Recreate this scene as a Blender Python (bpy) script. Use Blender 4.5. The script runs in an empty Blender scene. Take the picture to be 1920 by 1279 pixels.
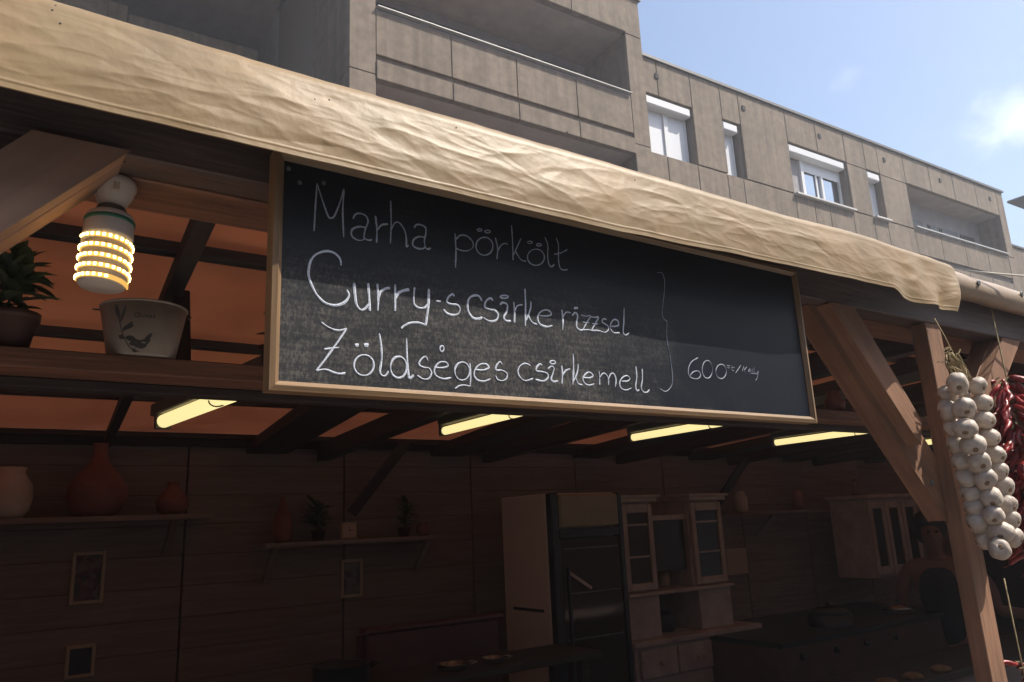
import bpy, bmesh, math, random
from math import radians as RD, sin, cos, pi
from mathutils import Vector, Matrix, noise
random.seed(7)
S = bpy.context.scene
C = S.collection
# ---------------------------------------------------------------- camera
ZC = 1.70                                     # eye height above the paving
F = 1450.0
YAW, PITCH, ROLL = RD(34.9), RD(13.5), RD(-2.63)
def cam_basis():
    f = Vector((sin(YAW)*cos(PITCH), cos(YAW)*cos(PITCH), sin(PITCH)))
    r = Vector((cos(YAW), -sin(YAW), 0)); u = r.cross(f)
    return r*cos(ROLL)+u*sin(ROLL), -r*sin(ROLL)+u*cos(ROLL), f
CR, CU, CF = cam_basis()
cd = bpy.data.cameras.new('camera'); cam = bpy.data.objects.new('camera', cd); C.objects.link(cam)
cd.sensor_width = 36; cd.lens = F/1920*36; cd.clip_start = .02; cd.clip_end = 3000
m = Matrix.Identity(4)
for i in range(3): m[i][0] = CR[i]; m[i][1] = CU[i]; m[i][2] = -CF[i]
m[2][3] = ZC; cam.matrix_world = m; S.camera = cam
# ---------------------------------------------------------------- sky, sun, exposure
SUN_EL, SUN_AZ = RD(52), RD(130)              # azimuth clockwise from +Y
w = bpy.data.worlds.new('World'); S.world = w; w.use_nodes = True
nt = w.node_tree; N = nt.nodes; L = nt.links; N.clear()
def nn(t, **k):
    n = N.new(t)
    for a, b in k.items(): setattr(n, a, b)
    return n
sky = nn('ShaderNodeTexSky', sky_type='NISHITA', sun_disc=False, sun_elevation=SUN_EL, sun_rotation=SUN_AZ, altitude=200, air_density=1.1, dust_density=2.6, ozone_density=1.6)
bg = nn('ShaderNodeBackground'); out = nn('ShaderNodeOutputWorld'); bg.inputs[1].default_value = 0.15
tc = nn('ShaderNodeTexCoord')
n1 = nn('ShaderNodeTexNoise'); n1.inputs['Scale'].default_value = 5.5; n1.inputs['Detail'].default_value = 9; n1.inputs['Roughness'].default_value = .62; n1.inputs['Distortion'].default_value = .35
mp = nn('ShaderNodeMapping'); mp.inputs['Scale'].default_value = (1, 1, 2.1); mp.inputs['Location'].default_value = (.3, 1.7, .4)
L.new(tc.outputs['Generated'], mp.inputs[0]); L.new(mp.outputs[0], n1.inputs['Vector'])
# scattered cloud banks: bumps round a few directions, broken up by the noise
def cam_dir(px, py): return (CF + CR*((px-960)/F) - CU*((py-639.5)/F)).normalized()
banks = [(cam_dir(1935, 225), .085, .40), (cam_dir(1865, 262), .06, .30), (cam_dir(1575, 158), .03, .17), (cam_dir(1850,180), .03, .12), (Vector((-.4, -.7, .5)), .35, .45), (Vector((.9, -.3, .35)), .4, .4),
         (Vector((-.9, .3, .4)), .4, .42), (Vector((.2, .75, .7)), .3, .3)]
acc = None
for d, r, s in banks:
    d = d.normalized()
    vd = nn('ShaderNodeVectorMath', operation='DISTANCE'); vd.inputs[1].default_value = d; L.new(tc.outputs['Generated'], vd.inputs[0])
    mr = nn('ShaderNodeMapRange', interpolation_type='SMOOTHSTEP'); mr.inputs['From Min'].default_value = 0; mr.inputs['From Max'].default_value = r
    mr.inputs['To Min'].default_value = s; mr.inputs['To Max'].default_value = 0; L.new(vd.outputs['Value'], mr.inputs[0])
    if acc is None: acc = mr.outputs[0]
    else:
        mx = nn('ShaderNodeMath', operation='MAXIMUM'); L.new(acc, mx.inputs[0]); L.new(mr.outputs[0], mx.inputs[1]); acc = mx.outputs[0]
ad = nn('ShaderNodeMath', operation='ADD'); L.new(acc, ad.inputs[0]); L.new(n1.outputs[0], ad.inputs[1])
cm = nn('ShaderNodeMapRange', interpolation_type='SMOOTHSTEP'); cm.inputs['From Min'].default_value = .64; cm.inputs['From Max'].default_value = 1.12; cm.inputs['To Max'].default_value = .46; cm.inputs['To Min'].default_value = .0
L.new(ad.outputs[0], cm.inputs[0])
mix = nn('ShaderNodeMixRGB'); mix.inputs[2].default_value = (9.0, 9.2, 9.6, 1)
L.new(cm.outputs[0], mix.inputs[0]); L.new(sky.outputs[0], mix.inputs[1]); L.new(mix.outputs[0], bg.inputs[0]); L.new(bg.outputs[0], out.inputs[0])
sl = bpy.data.lights.new('sun', 'SUN'); sl.energy = 4.8; sl.angle = RD(.53); sl.color = (1, .93, .82)
so = bpy.data.objects.new('sun', sl); C.objects.link(so)
sd = Vector((sin(SUN_AZ)*cos(SUN_EL), cos(SUN_AZ)*cos(SUN_EL), sin(SUN_EL)))
so.rotation_euler = sd.to_track_quat('Z', 'Y').to_euler(); so.location = (4, -6, 9)
S.view_settings.view_transform = 'Standard'; S.view_settings.look = 'None'; S.view_settings.gamma = 1
S.view_settings.use_curve_mapping = False; S.view_settings.exposure = 0.55
S.render.engine = 'CYCLES'
# ---------------------------------------------------------------- materials
def mat(name, col, rough=.7, streak=None, metal=0, spec=.5, noise_s=None, noise_a=.25, col2=None, bump=0, bump_s=None, stretch=(1, 1, 1), trans=None, emit=None, es=1, coat=0, extra=None, detail=6, grime=None, coords='Object'):
    m = bpy.data.materials.new(name); m.use_nodes = True
    t = m.node_tree; n = t.nodes; l = t.links; p = n['Principled BSDF']; o = n['Material Output']
    p.inputs['Base Color'].default_value = (*col, 1); p.inputs['Roughness'].default_value = rough; p.inputs['Metallic'].default_value = metal
    p.inputs['Specular IOR Level'].default_value = spec; p.inputs['Coat Weight'].default_value = coat
    cur = None
    if noise_s or bump:
        tcn = n.new('ShaderNodeTexCoord'); mpn = n.new('ShaderNodeMapping'); mpn.inputs['Scale'].default_value = stretch
        oi = n.new('ShaderNodeObjectInfo'); av = n.new('ShaderNodeVectorMath'); av.operation = 'ADD'; sc = n.new('ShaderNodeMath'); sc.operation = 'MULTIPLY'; sc.inputs[1].default_value = 37.0
        l.new(oi.outputs['Random'], sc.inputs[0]); l.new(tcn.outputs[coords], mpn.inputs[0]); l.new(mpn.outputs[0], av.inputs[0]); l.new(sc.outputs[0], av.inputs[1])
    if noise_s:
        a = n.new('ShaderNodeTexNoise'); a.inputs['Scale'].default_value = noise_s; a.inputs['Detail'].default_value = detail; a.inputs['Roughness'].default_value = .65; a.inputs['Distortion'].default_value = .9 if stretch[0] < 1 else 0; l.new(av.outputs[0], a.inputs['Vector'])
        r = n.new('ShaderNodeValToRGB'); c2 = col2 or tuple(x*(1-noise_a*1.6) for x in col)
        r.color_ramp.elements[0].position = .3; r.color_ramp.elements[1].position = .72
        r.color_ramp.elements[0].color = (*c2, 1); r.color_ramp.elements[1].color = (*[min(1, x*(1+noise_a)) for x in col], 1)
        l.new(a.outputs[0], r.inputs[0]); cur = r.outputs[0]
        if grime:
            g = n.new('ShaderNodeTexNoise'); g.inputs['Scale'].default_value = grime[0]; g.inputs['Detail'].default_value = 4; l.new(tcn.outputs[coords], g.inputs['Vector'])
            gr = n.new('ShaderNodeValToRGB'); gr.color_ramp.elements[0].position = .35; gr.color_ramp.elements[1].position = .65
            gr.color_ramp.elements[0].color = (*[grime[1]]*3, 1); gr.color_ramp.elements[1].color = (1, 1, 1, 1); l.new(g.outputs[0], gr.inputs[0])
            mu = n.new('ShaderNodeMixRGB'); mu.blend_type = 'MULTIPLY'; mu.inputs[0].default_value = 1; l.new(cur, mu.inputs[1]); l.new(gr.outputs[0], mu.inputs[2]); cur = mu.outputs[0]
        if streak:
            ms_ = n.new('ShaderNodeMapping'); ms_.inputs['Scale'].default_value = (3.2, 3.2, .12); l.new(tcn.outputs[coords], ms_.inputs[0]); g = n.new('ShaderNodeTexNoise'); g.inputs['Scale'].default_value = 2.2; g.inputs['Detail'].default_value = 5; l.new(ms_.outputs[0], g.inputs['Vector'])
            gr = n.new('ShaderNodeValToRGB'); gr.color_ramp.elements[0].position = .36; gr.color_ramp.elements[1].position = .58; gr.color_ramp.elements[0].color = (*[streak]*3, 1); l.new(g.outputs[0], gr.inputs[0])
            mu = n.new('ShaderNodeMixRGB'); mu.blend_type = 'MULTIPLY'; mu.inputs[0].default_value = 1; l.new(cur, mu.inputs[1]); l.new(gr.outputs[0], mu.inputs[2]); cur = mu.outputs[0]
        l.new(cur, p.inputs['Base Color'])
    if bump:
        b = n.new('ShaderNodeTexNoise'); b.inputs['Scale'].default_value = bump_s or (noise_s or 20)*2; b.inputs['Detail'].default_value = 5; l.new(av.outputs[0], b.inputs['Vector'])
        bp = n.new('ShaderNodeBump'); bp.inputs['Strength'].default_value = bump; bp.inputs['Distance'].default_value = .004
        l.new(b.outputs[0], bp.inputs['Height']); l.new(bp.outputs[0], p.inputs['Normal'])
    if emit: p.inputs['Emission Color'].default_value = (*emit, 1); p.inputs['Emission Strength'].default_value = es
    if trans:
        tr = n.new('ShaderNodeBsdfTranslucent'); tr.inputs[0].default_value = (*trans[0], 1); ms = n.new('ShaderNodeMixShader'); ms.inputs[0].default_value = trans[1]
        if len(trans) > 2:   # cloudy patches in the cloth let more or less light through
            q = n.new('ShaderNodeTexNoise'); q.inputs['Scale'].default_value = trans[2]; q.inputs['Detail'].default_value = 5; q.inputs['Distortion'].default_value = 1.2; l.new(tcn.outputs['Object'], q.inputs['Vector'])
            qr = n.new('ShaderNodeMapRange'); qr.inputs['From Min'].default_value = .3; qr.inputs['From Max'].default_value = .7; qr.inputs['To Min'].default_value = trans[1]*.75; qr.inputs['To Max'].default_value = trans[1]*1.2
            l.new(q.outputs[0], qr.inputs[0]); l.new(qr.outputs[0], ms.inputs[0])
        l.new(p.outputs[0], ms.inputs[1]); l.new(tr.outputs[0], ms.inputs[2]); l.new(ms.outputs[0], o.inputs[0])
    return m
GR = (.6, 9, 9)
M = dict(
 wood=mat('warm_timber', (.27, .138, .078), .75, grime=(6, .75), noise_s=4, noise_a=.2, bump=.5, bump_s=14, stretch=GR, detail=8),
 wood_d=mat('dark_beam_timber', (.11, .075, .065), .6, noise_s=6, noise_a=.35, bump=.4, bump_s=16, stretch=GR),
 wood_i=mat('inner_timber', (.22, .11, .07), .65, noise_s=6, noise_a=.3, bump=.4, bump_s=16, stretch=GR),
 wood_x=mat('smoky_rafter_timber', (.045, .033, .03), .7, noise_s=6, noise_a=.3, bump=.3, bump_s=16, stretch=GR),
 brace_l=mat('weathered_brace_timber', (.30, .18, .125), .7, noise_s=3, noise_a=.12, bump=.3, bump_s=14, stretch=GR),
 plank=mat('stained_plank', (.27, .225, .205), .7, noise_s=3.5, noise_a=.16, bump=.2, bump_s=14, stretch=GR),
 frame=mat('pine_moulding', (.23, .14, .07), .5, noise_s=8, noise_a=.2, bump=.2, bump_s=20, stretch=GR),
 slate=mat('blackboard_paint', (.014, .017, .024), .42, spec=.3, noise_s=420, noise_a=.8, col2=(.008, .009, .012), bump=.35, bump_s=900, detail=2, grime=(3.5, .6)),
 chalk=mat('chalk', (.62, .66, .74), .95, noise_s=500, noise_a=.25, col2=(.30, .33, .40), detail=3),
 chalk_t=mat('thin_chalk', (.42, .46, .54), .95, noise_s=500, noise_a=.3, col2=(.20, .23, .28), detail=3),
 tarp=mat('beige_tarpaulin', (.335, .225, .115), .48, spec=.38, noise_s=9, noise_a=.08, col2=(.29, .21, .115), bump=.12, bump_s=90, grime=(2.2, .84), streak=.9, trans=((.5, .36, .2), .1)),
 tarp2=mat('pale_tarpaulin', (.38, .29, .21), .45, spec=.4, noise_s=9, noise_a=.08, bump=.2, bump_s=60, trans=((.5, .36, .2), .06)),
 roof=mat('orange_roof_sheet', (.42, .17, .07), .8, noise_s=3, noise_a=.12, bump=.2, bump_s=12, trans=((.85, .26, .125), .042, 2.2)),
 concrete=mat('ribbed_concrete', (.215, .167, .124), .9, streak=.78, noise_s=5, noise_a=.18, bump=.6, bump_s=22, grime=(.8, .82)),
 concrete_d=mat('grey_concrete_render', (.30, .28, .285), .9, noise_s=3, noise_a=.12, bump=.2, bump_s=20),  # plain grey render, paler than the ribbed panels
 soffit=mat('painted_soffit', (.34, .29, .27), .9, noise_s=2.5, noise_a=.12),
 coping=mat('metal_coping', (.12, .115, .11), .5, metal=.4),
 rail=mat('bare_metal_rail', (.42, .41, .39), .5, metal=.6),
 shutter=mat('white_shutter', (.60, .61, .63), .45),
 pvc=mat('white_window_frame', (.62, .62, .62), .35),
 glass=mat('reflecting_glass', (.35, .42, .5), .06, metal=.85),
 glass_d=mat('dark_room_glass', (.02, .023, .026), .3, spec=.3),
 dark=mat('dark_opening', (.03, .03, .03), .9),
 joint=mat('panel_joint', (.17, .14, .115), .95),
 sill=mat('light_sill', (.5, .48, .45), .6),
 garlic=mat('garlic_skin', (.66, .585, .48), .5, noise_s=22, noise_a=.06, col2=(.42, .33, .28), stretch=(3, 3, .8), grime=(28, .84), bump=.15, bump_s=160, trans=((.7, .6, .5), .12)),
 root=mat('garlic_root', (.27, .18, .11), .9, noise_s=400, noise_a=.3, bump=.6, bump_s=700),
 straw=mat('dry_stalk', (.36, .28, .15), .85, noise_s=60, noise_a=.3),
 chili=mat('dried_chili', (.25, .014, .014), .34, noise_s=25, noise_a=.4, bump=.5, bump_s=60, coat=.05),
 chili_s=mat('chili_stalk', (.12, .10, .04), .8),
 porcelain=mat('porcelain', (.62, .56, .50), .3),
 plastic=mat('white_plastic', (.68, .64, .62), .35),
 green=mat('green_ring', (.03, .16, .11), .35),
 amber=mat('amber_strip', (.5, .3, .12), .4, emit=(1, .55, .12), es=.6),
 led=mat('lit_led', (1, .9, .6), .4, emit=(1, .68, .26), es=6),
 tube=mat('lit_tube', (1, .95, .6), .4, emit=(1, .84, .38), es=.70),
 batten=mat('lamp_batten', (.10, .09, .08), .5),
 cable=mat('black_cable', (.015, .015, .015), .5),
 galv=mat('galvanised_plate', (.20, .21, .21), .5, metal=.6, noise_s=40, noise_a=.3),
 bucket=mat('painted_tin', (.42, .39, .34), .45, noise_s=14, noise_a=.12, grime=(14, .8)),
 ink=mat('bucket_print', (.05, .055, .06), .7),
 pot=mat('plastic_pot', (.07, .035, .028), .5),
 soil=mat('soil', (.03, .02, .015), .95),
 leaf=mat('plant_leaf', (.06, .09, .04), .45, noise_s=30, noise_a=.4, trans=((.15, .25, .05), .2)),
 clay=mat('red_clay', (.26, .10, .075), .6, noise_s=9, noise_a=.25),
 jug=mat('cream_glaze', (.62, .56, .5), .3, noise_s=8, noise_a=.1),
 white_d=mat('fridge_enamel', (.82, .80, .78), .4),
 black=mat('black_plastic', (.018, .022, .035), .35),
 header=mat('fridge_header', (.30, .27, .19), .5, noise_s=6, noise_a=.12),
 cab=mat('old_white_paint', (.55, .48, .45), .6, noise_s=7, noise_a=.18),
 cab_g=mat('cabinet_glass', (.045, .04, .034), .07, spec=.3),
 cup=mat('cream_cup', (.4, .3, .2), .4),
 picf=mat('picture_frame', (.5, .42, .32), .5),
 skin=mat('skin', (.24, .135, .105), .5),
 cloth=mat('navy_cloth', (.018, .02, .035), .9),
 hair=mat('dark_hair', (.015, .01, .008), .6),
 red=mat('dark_red_lacquer', (.13, .05, .05), .5, noise_s=4, noise_a=.2),
 steel=mat('steel_pan', (.35, .35, .36), .25, metal=.9),
 food=mat('bread', (.22, .12, .05), .8, noise_s=30, noise_a=.3),
 rope=mat('white_rope', (.6, .57, .5), .8),
 asphalt=mat('asphalt', (.055, .053, .05), .9, noise_s=30, noise_a=.2, bump=.4, bump_s=120),
 paving=mat('concrete_paving', (.17, .165, .155), .9, noise_s=12, noise_a=.15, bump=.3, bump_s=60),
 roofdark=mat('dark_roof_edge', (.035, .035, .04), .6),
)
def art(name, kind):
    m = bpy.data.materials.new(name); m.use_nodes = True; t = m.node_tree; n = t.nodes; l = t.links; p = n['Principled BSDF']; p.inputs['Roughness'].default_value = .25
    tcn = n.new('ShaderNodeTexCoord'); v = n.new('ShaderNodeTexVoronoi'); v.inputs['Scale'].default_value = 45; l.new(tcn.outputs['Object'], v.inputs[0])
    r = n.new('ShaderNodeValToRGB'); r.color_ramp.elements[0].color = (.03, .05, .06, 1); r.color_ramp.elements[1].color = (.16, .15, .13, 1)
    e = r.color_ramp.elements.new(.45); e.color = kind; s = n.new('ShaderNodeSeparateColor'); l.new(v.outputs['Color'], s.inputs[0]); l.new(s.outputs[0], r.inputs[0]); l.new(r.outputs[0], p.inputs['Base Color'])
    return m
def slate_mat():
    m = bpy.data.materials.new('dusty_blackboard'); m.use_nodes = True; t = m.node_tree; n = t.nodes; l = t.links; p = n['Principled BSDF']
    p.inputs['Roughness'].default_value = .34; p.inputs['Specular IOR Level'].default_value = .35
    tcn = n.new('ShaderNodeTexCoord'); sp = n.new('ShaderNodeSeparateXYZ'); l.new(tcn.outputs['Object'], sp.inputs[0])
    def N_(s, d, sc=(1, 1, 1)):
        mp_ = n.new('ShaderNodeMapping'); mp_.inputs['Scale'].default_value = sc; l.new(tcn.outputs['Object'], mp_.inputs[0]); a = n.new('ShaderNodeTexNoise'); a.inputs['Scale'].default_value = s; a.inputs['Detail'].default_value = d; a.inputs['Roughness'].default_value = .7; l.new(mp_.outputs[0], a.inputs['Vector']); return a.outputs[0]
    def mr(x, a, b, c, d):
        q = n.new('ShaderNodeMapRange'); q.interpolation_type = 'SMOOTHSTEP'
        for i_, v_ in zip(('From Min', 'From Max', 'To Min', 'To Max'), (a, b, c, d)): q.inputs[i_].default_value = v_
        l.new(x, q.inputs[0]); return q.outputs[0]
    def mul(a, b):
        q = n.new('ShaderNodeMath'); q.operation = 'MULTIPLY'; l.new(a, q.inputs[0]); l.new(b, q.inputs[1]); return q.outputs[0]
    def add(a, b):
        q = n.new('ShaderNodeMath'); q.operation = 'ADD'; l.new(a, q.inputs[0]); l.new(b, q.inputs[1]); return q.outputs[0]
    shade_fade = mr(sp.outputs['Z'], ZC+.40, ZC+.29, .12, 1)  # dust faded above the tarpaulin's shadow edge: shade put into the colour
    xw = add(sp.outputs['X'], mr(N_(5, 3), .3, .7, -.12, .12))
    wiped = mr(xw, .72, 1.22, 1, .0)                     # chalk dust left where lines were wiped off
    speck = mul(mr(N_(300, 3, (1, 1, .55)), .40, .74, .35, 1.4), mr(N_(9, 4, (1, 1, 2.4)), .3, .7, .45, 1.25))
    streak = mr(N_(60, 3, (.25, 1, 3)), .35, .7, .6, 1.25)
    f = mul(mul(mul(wiped, speck), streak), shade_fade)
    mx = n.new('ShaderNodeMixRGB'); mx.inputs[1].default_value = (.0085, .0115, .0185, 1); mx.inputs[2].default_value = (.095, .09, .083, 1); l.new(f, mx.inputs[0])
    cl = n.new('ShaderNodeMixRGB'); cl.blend_type = 'MIX'; l.new(mx.outputs[0], p.inputs['Base Color'])
    bp = n.new('ShaderNodeBump'); bp.inputs['Strength'].default_value = .25; bp.inputs['Distance'].default_value = .001; l.new(N_(260, 4), bp.inputs['Height']); l.new(bp.outputs[0], p.inputs['Normal'])
    return m
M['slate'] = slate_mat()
M['art1'] = art('floral_print', (.12, .05, .07, 1)); M['art2'] = art('pale_print', (.13, .10, .08, 1)); M['art3'] = mat('blue_print', (.03, .04, .09), .3)
# ---------------------------------------------------------------- helpers
WM = {}
def P(px, py, Y):                               # the point on the vertical plane at distance Y that a measured sight line meets
    d = CF + CR*((px-960)/F) - CU*((py-639.5)/F); d = d*(Y/d.y); return Vector((d.x, Y, d.z+ZC))
def link(o, parent=None, mw=None):
    C.objects.link(o); mw = mw or Matrix.Identity(4)
    if parent: o.parent = parent; o.matrix_parent_inverse = WM[parent].inverted()
    o.matrix_basis = mw; WM[o] = mw; return o
def tag(o, label=None, cat=None, group=None, kind=None):
    if label: o['label'] = label
    if cat: o['category'] = cat
    if group: o['group'] = group
    if kind: o['kind'] = kind
    return o
def empty(name, loc, label, cat, group=None, rz=0):
    o = bpy.data.objects.new(name, None); o.empty_display_size = .1
    link(o, None, Matrix.Translation(Vector(loc)) @ Matrix.Rotation(rz, 4, 'Z')); return tag(o, label, cat, group)
def mobj(name, verts, faces, m, parent=None, mw=None, smooth=False):
    me = bpy.data.meshes.new(name); me.from_pydata([tuple(v) for v in verts], [], faces); me.update()
    if smooth:
        for p in me.polygons: p.use_smooth = True
    if m: me.materials.append(m)
    return link(bpy.data.objects.new(name, me), parent, mw)
def bobj(name, bm, m, parent=None, mw=None, smooth=False):
    bmesh.ops.recalc_face_normals(bm, faces=bm.faces)
    me = bpy.data.meshes.new(name); bm.to_mesh(me); bm.free()
    if smooth:
        for p in me.polygons: p.use_smooth = True
    if m: me.materials.append(m)
    return link(bpy.data.objects.new(name, me), parent, mw)
def add_box(bm, a, b, bev=0):
    r = bmesh.ops.create_cube(bm, size=1); vs = r['verts']
    for v in vs: v.co = Vector([(a[i]+b[i])/2 + v.co[i]*(b[i]-a[i]) for i in range(3)])
    if bev:
        es = list({e for v in vs for e in v.link_edges}); bmesh.ops.bevel(bm, geom=es, offset=bev, segments=1, affect='EDGES', profile=.5)
def box(name, a, b, m, parent=None, bev=0, mw=None):
    bm = bmesh.new(); add_box(bm, a, b, bev); return bobj(name, bm, m, parent, mw)
def timber(name, p0, p1, wd, ht, m, parent=None, up=(0, 0, 1), bev=.002, wob=.0):
    p0 = Vector(p0); p1 = Vector(p1); x = (p1-p0); ln = x.length; x.normalize(); y = Vector(up).cross(x).normalized(); z = x.cross(y)
    mw = Matrix(((x.x, y.x, z.x, p0.x), (x.y, y.y, z.y, p0.y), (x.z, y.z, z.z, p0.z), (0, 0, 0, 1)))
    bm = bmesh.new(); add_box(bm, (0, -wd/2, -ht/2), (ln, wd/2, ht/2), bev); return bobj(name, bm, m, parent, mw)
def sweep(bm, pts, rad, seg=8, cap=True, flat=1.0, updir=None):
    rings = []; n = len(pts)
    for i, p in enumerate(pts):
        p = Vector(p); t = (Vector(pts[min(i+1, n-1)])-Vector(pts[max(i-1, 0)])).normalized()
        u = Vector(updir) if updir else (Vector((0, 0, 1)) if abs(t.z) < .9 else Vector((1, 0, 0)))
        a = t.cross(u).normalized(); b = a.cross(t).normalized(); r = rad[i] if isinstance(rad, (list, tuple)) else rad
        rings.append([bm.verts.new(p + a*cos(2*pi*k/seg)*r + b*sin(2*pi*k/seg)*r*flat) for k in range(seg)])
    for i in range(n-1):
        for k in range(seg): bm.faces.new((rings[i][k], rings[i][(k+1) % seg], rings[i+1][(k+1) % seg], rings[i+1][k]))
    if cap: bm.faces.new(rings[0][::-1]); bm.faces.new(rings[-1])
def tube(name, pts, rad, m, parent=None, seg=8, mw=None):
    bm = bmesh.new(); sweep(bm, pts, rad, seg); return bobj(name, bm, m, parent, mw, True)
def lathe_bm(bm, prof, seg=28, axis=None, fn=None):
    rings = []
    for r, z in prof:
        rings.append([bm.verts.new((fn(r, z, 2*pi*k/seg) if fn else (r*cos(2*pi*k/seg), r*sin(2*pi*k/seg), z))) for k in range(seg)])
    for i in range(len(rings)-1):
        for k in range(seg): bm.faces.new((rings[i][k], rings[i][(k+1) % seg], rings[i+1][(k+1) % seg], rings[i+1][k]))
    bm.faces.new(rings[0][::-1]); bm.faces.new(rings[-1])
def lathe(name, prof, m, parent=None, mw=None, seg=28, smooth=True):
    bm = bmesh.new(); lathe_bm(bm, prof, seg); o = bobj(name, bm, m, parent, mw, smooth); return o
T = Matrix.Translation
def copy_tree(o, delta, parent=None):
    c = o.copy(); C.objects.link(c); c.parent = parent
    if parent is None: c.matrix_basis = T(delta) @ WM[o]; WM[c] = T(delta) @ WM[o]
    else: WM[c] = WM[o]
    for ch in list(KIDS.get(o, [])): copy_tree(ch, delta, c)
    return c
KIDS = {}
def smoothline(pts, n=6):
    out = []; q = [Vector(p) for p in pts]
    if len(q) < 3: return [q[0].lerp(q[-1], i/4) for i in range(5)]
    closed = False
    for i in range(len(q)-1):
        a = q[i-1] if i else q[0]*2-q[1]; b = q[i]; c = q[i+1]; d = q[i+2] if i+2 < len(q) else q[-1]*2-q[-2]
        for k in range(n):
            t = k/n; out.append(.5*((2*b)+(c-a)*t+(2*a-5*b+4*c-d)*t*t+(3*b-a-3*c+d)*t**3))
    out.append(q[-1]); return out

# ================================================================ ground
def sheet(name, x0, y0, x1, y1, z, m): return tag(mobj(name, [(x0, y0, z), (x1, y0, z), (x1, y1, z), (x0, y1, z)], [(0, 1, 2, 3)], m), kind='structure')
sheet('ground', -400, -400, 400, 400, 0, M['asphalt'])
sheet('pavement', -30, -14, 45, 9, .004, M['paving'])
# added air volume that lifts the shadows across the scene
hb_ = box('shadow_lift_haze', (-405, -405, -1), (405, 405, 24), None); tag(hb_, kind='stuff')
hm_ = bpy.data.materials.new('shadow_lift_air'); hm_.use_nodes = True; hn = hm_.node_tree.nodes; hn.remove(hn['Principled BSDF']); pv = hn.new('ShaderNodeVolumePrincipled')
pv.inputs['Density'].default_value = .0042; pv.inputs['Color'].default_value = (.90, .93, 1, 1); pv.inputs['Anisotropy'].default_value = .2
hm_.node_tree.links.new(pv.outputs[0], hn['Material Output'].inputs['Volume']); hb_.data.materials.append(hm_)
# ================================================================ apartment building (behind the stall)
K = .846; BA = RD(-1.6); BD = 13*K
b_root = empty('apartment_building', (-sin(BA)*BD, cos(BA)*BD, 0), 'grey-brown concrete apartment block with recessed balconies and white shutters behind the market stall', 'building', rz=BA)
BW = WM[b_root]
def bx(name, m, s0, s1, y0, y1, z0, z1, parent=b_root, bev=0):
    a = (s0*K, y0*K, z0*K+ZC); b = (s1*K, y1*K, z1*K+ZC)
    return box(name, a, b, m, parent, bev, BW)
G = -ZC/K
CC = M['concrete']
# ---- tower with two wide balconies
bx('backing_wall', M['joint'], 4.96, 13.0, 2.22, 5, G, 14)
def panel(s0, s1, z0, z1, y=0, t=.16, m=CC, g=.009, parent=b_root):
    o = bx('wall_panel', m, s0+g, s1-g, y, y+t, z0+g, z1-g, parent, .008); return o
ts = [5.55, 7.31, 9.01, 10.74, 12.5]
for base in (0, 3.45, -3.45):
    for i in range(4):
        if base < 3: panel(ts[i], ts[i+1], base+9.47, base+10.5)
        if base == 0: panel(ts[i], ts[i+1], 8.9, 9.34, -.03)
        elif base > 0: panel(ts[i], ts[i+1], 12.37, 13.5, -.03)
        else: panel(ts[i], ts[i+1], base+8.9, base+9.36, -.03)
    if base < 3:
        bx('balcony_kerb', CC, 5.55, 12.5, .065, .2, base+9.34, base+9.5)
        r_ = bx('balcony_rail', M['rail'], 5.56, 12.49, -.09, .02, base+10.55, base+10.585, bev=.01)
        bx('balcony_cap', M['concrete_d'], 5.56, 12.49, .02, .2, base+10.5, base+10.545)
    zz = base+8.9
    bx('balcony_slab', M['soffit'], 5.55, 12.5, .14, 2.2, zz+.005, zz+.35)
    # glazing on the back wall of each recess
    if base <= 0:
        zb = base+9.3
        bx('back_wall', M['concrete_d'], 5.55, 12.5, 1.72, 1.9, zb, zb+3.05)
        for s0, s1 in ((5.95, 7.41), (7.66, 8.98), (9.62, 10.78), (10.95, 12.17)):
            f = bx('window', M['coping'], s0, s1, 1.66, 1.719, zb+.9, zb+2.76); bx('pane', M['glass_d'], s0+.05, s1-.05, 1.63, 1.659, zb+.95, zb+2.72, f)
bx('back_wall', M['concrete_d'], 5.55, 12.5, 2.05, 2.2, 12.8, 13.5)
bx('tower_pier', CC, 4.98, 5.55, 0, 4.8, 9.0+.012, 12.4, bev=.01); bx('tower_pier', CC, 4.98, 5.55, 0, 4.8, 12.412, 13.5, bev=.01); bx('tower_pier', CC, 4.98, 5.55, 0, 4.8, G, 9.0, bev=.01)
for a, b in ((G, 9.2), (9.212, 12.35), (12.362, 13.5)): bx('tower_pier', CC, 12.5, 13.05, 0, 2.3, a, b, bev=.01)
bx('roof_coping', M['coping'], 4.9, 13.12, -.06, 5, 13.5, 13.6)
# ---- long wing
tops = [13.05, 13.62, 14.86, 16.04, 16.8, 18.87, 20.32, 21.76, 22.83, 23.59, 25.13, 26.75, 28.35, 29.95, 31.53]
wins = [(13.1, 14.8, 'two'), (16.04, 16.68, 'one'), (18.87, 21.65, 'open'), (22.84, 23.57, 'gap')]
Y0 = .12
for i in range(len(tops)-1):
    s0, s1 = tops[i], tops[i+1]; full = s0 in (14.86, 16.8, 21.76, 23.59)
    if full and s0 in (14.86, 16.8): panel(s0, s1, 9.22, 11.95, Y0)
    elif full: panel(s0, s1, 10.87, 11.95, Y0); panel(s0, s1, 9.22, 10.87, Y0)
    else: panel(s0, s1, 10.9, 11.95, Y0)
lows = [13.05, 13.72, 14.84, 15.98, 16.63, 18.87, 19.75, 20.5, 21.7, 22.8, 23.57, 25.13]
for i in range(len(lows)-1): panel(lows[i], lows[i+1], 6.2, 9.2, Y0)
for i in range(4): panel(25.2+i*1.58, 25.2+(i+1)*1.58, 8.32, 9.25, Y0)
for i in range(4): panel(25.2+i*1.58, 25.2+(i+1)*1.58, 6.2, 8.12, Y0)
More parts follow.
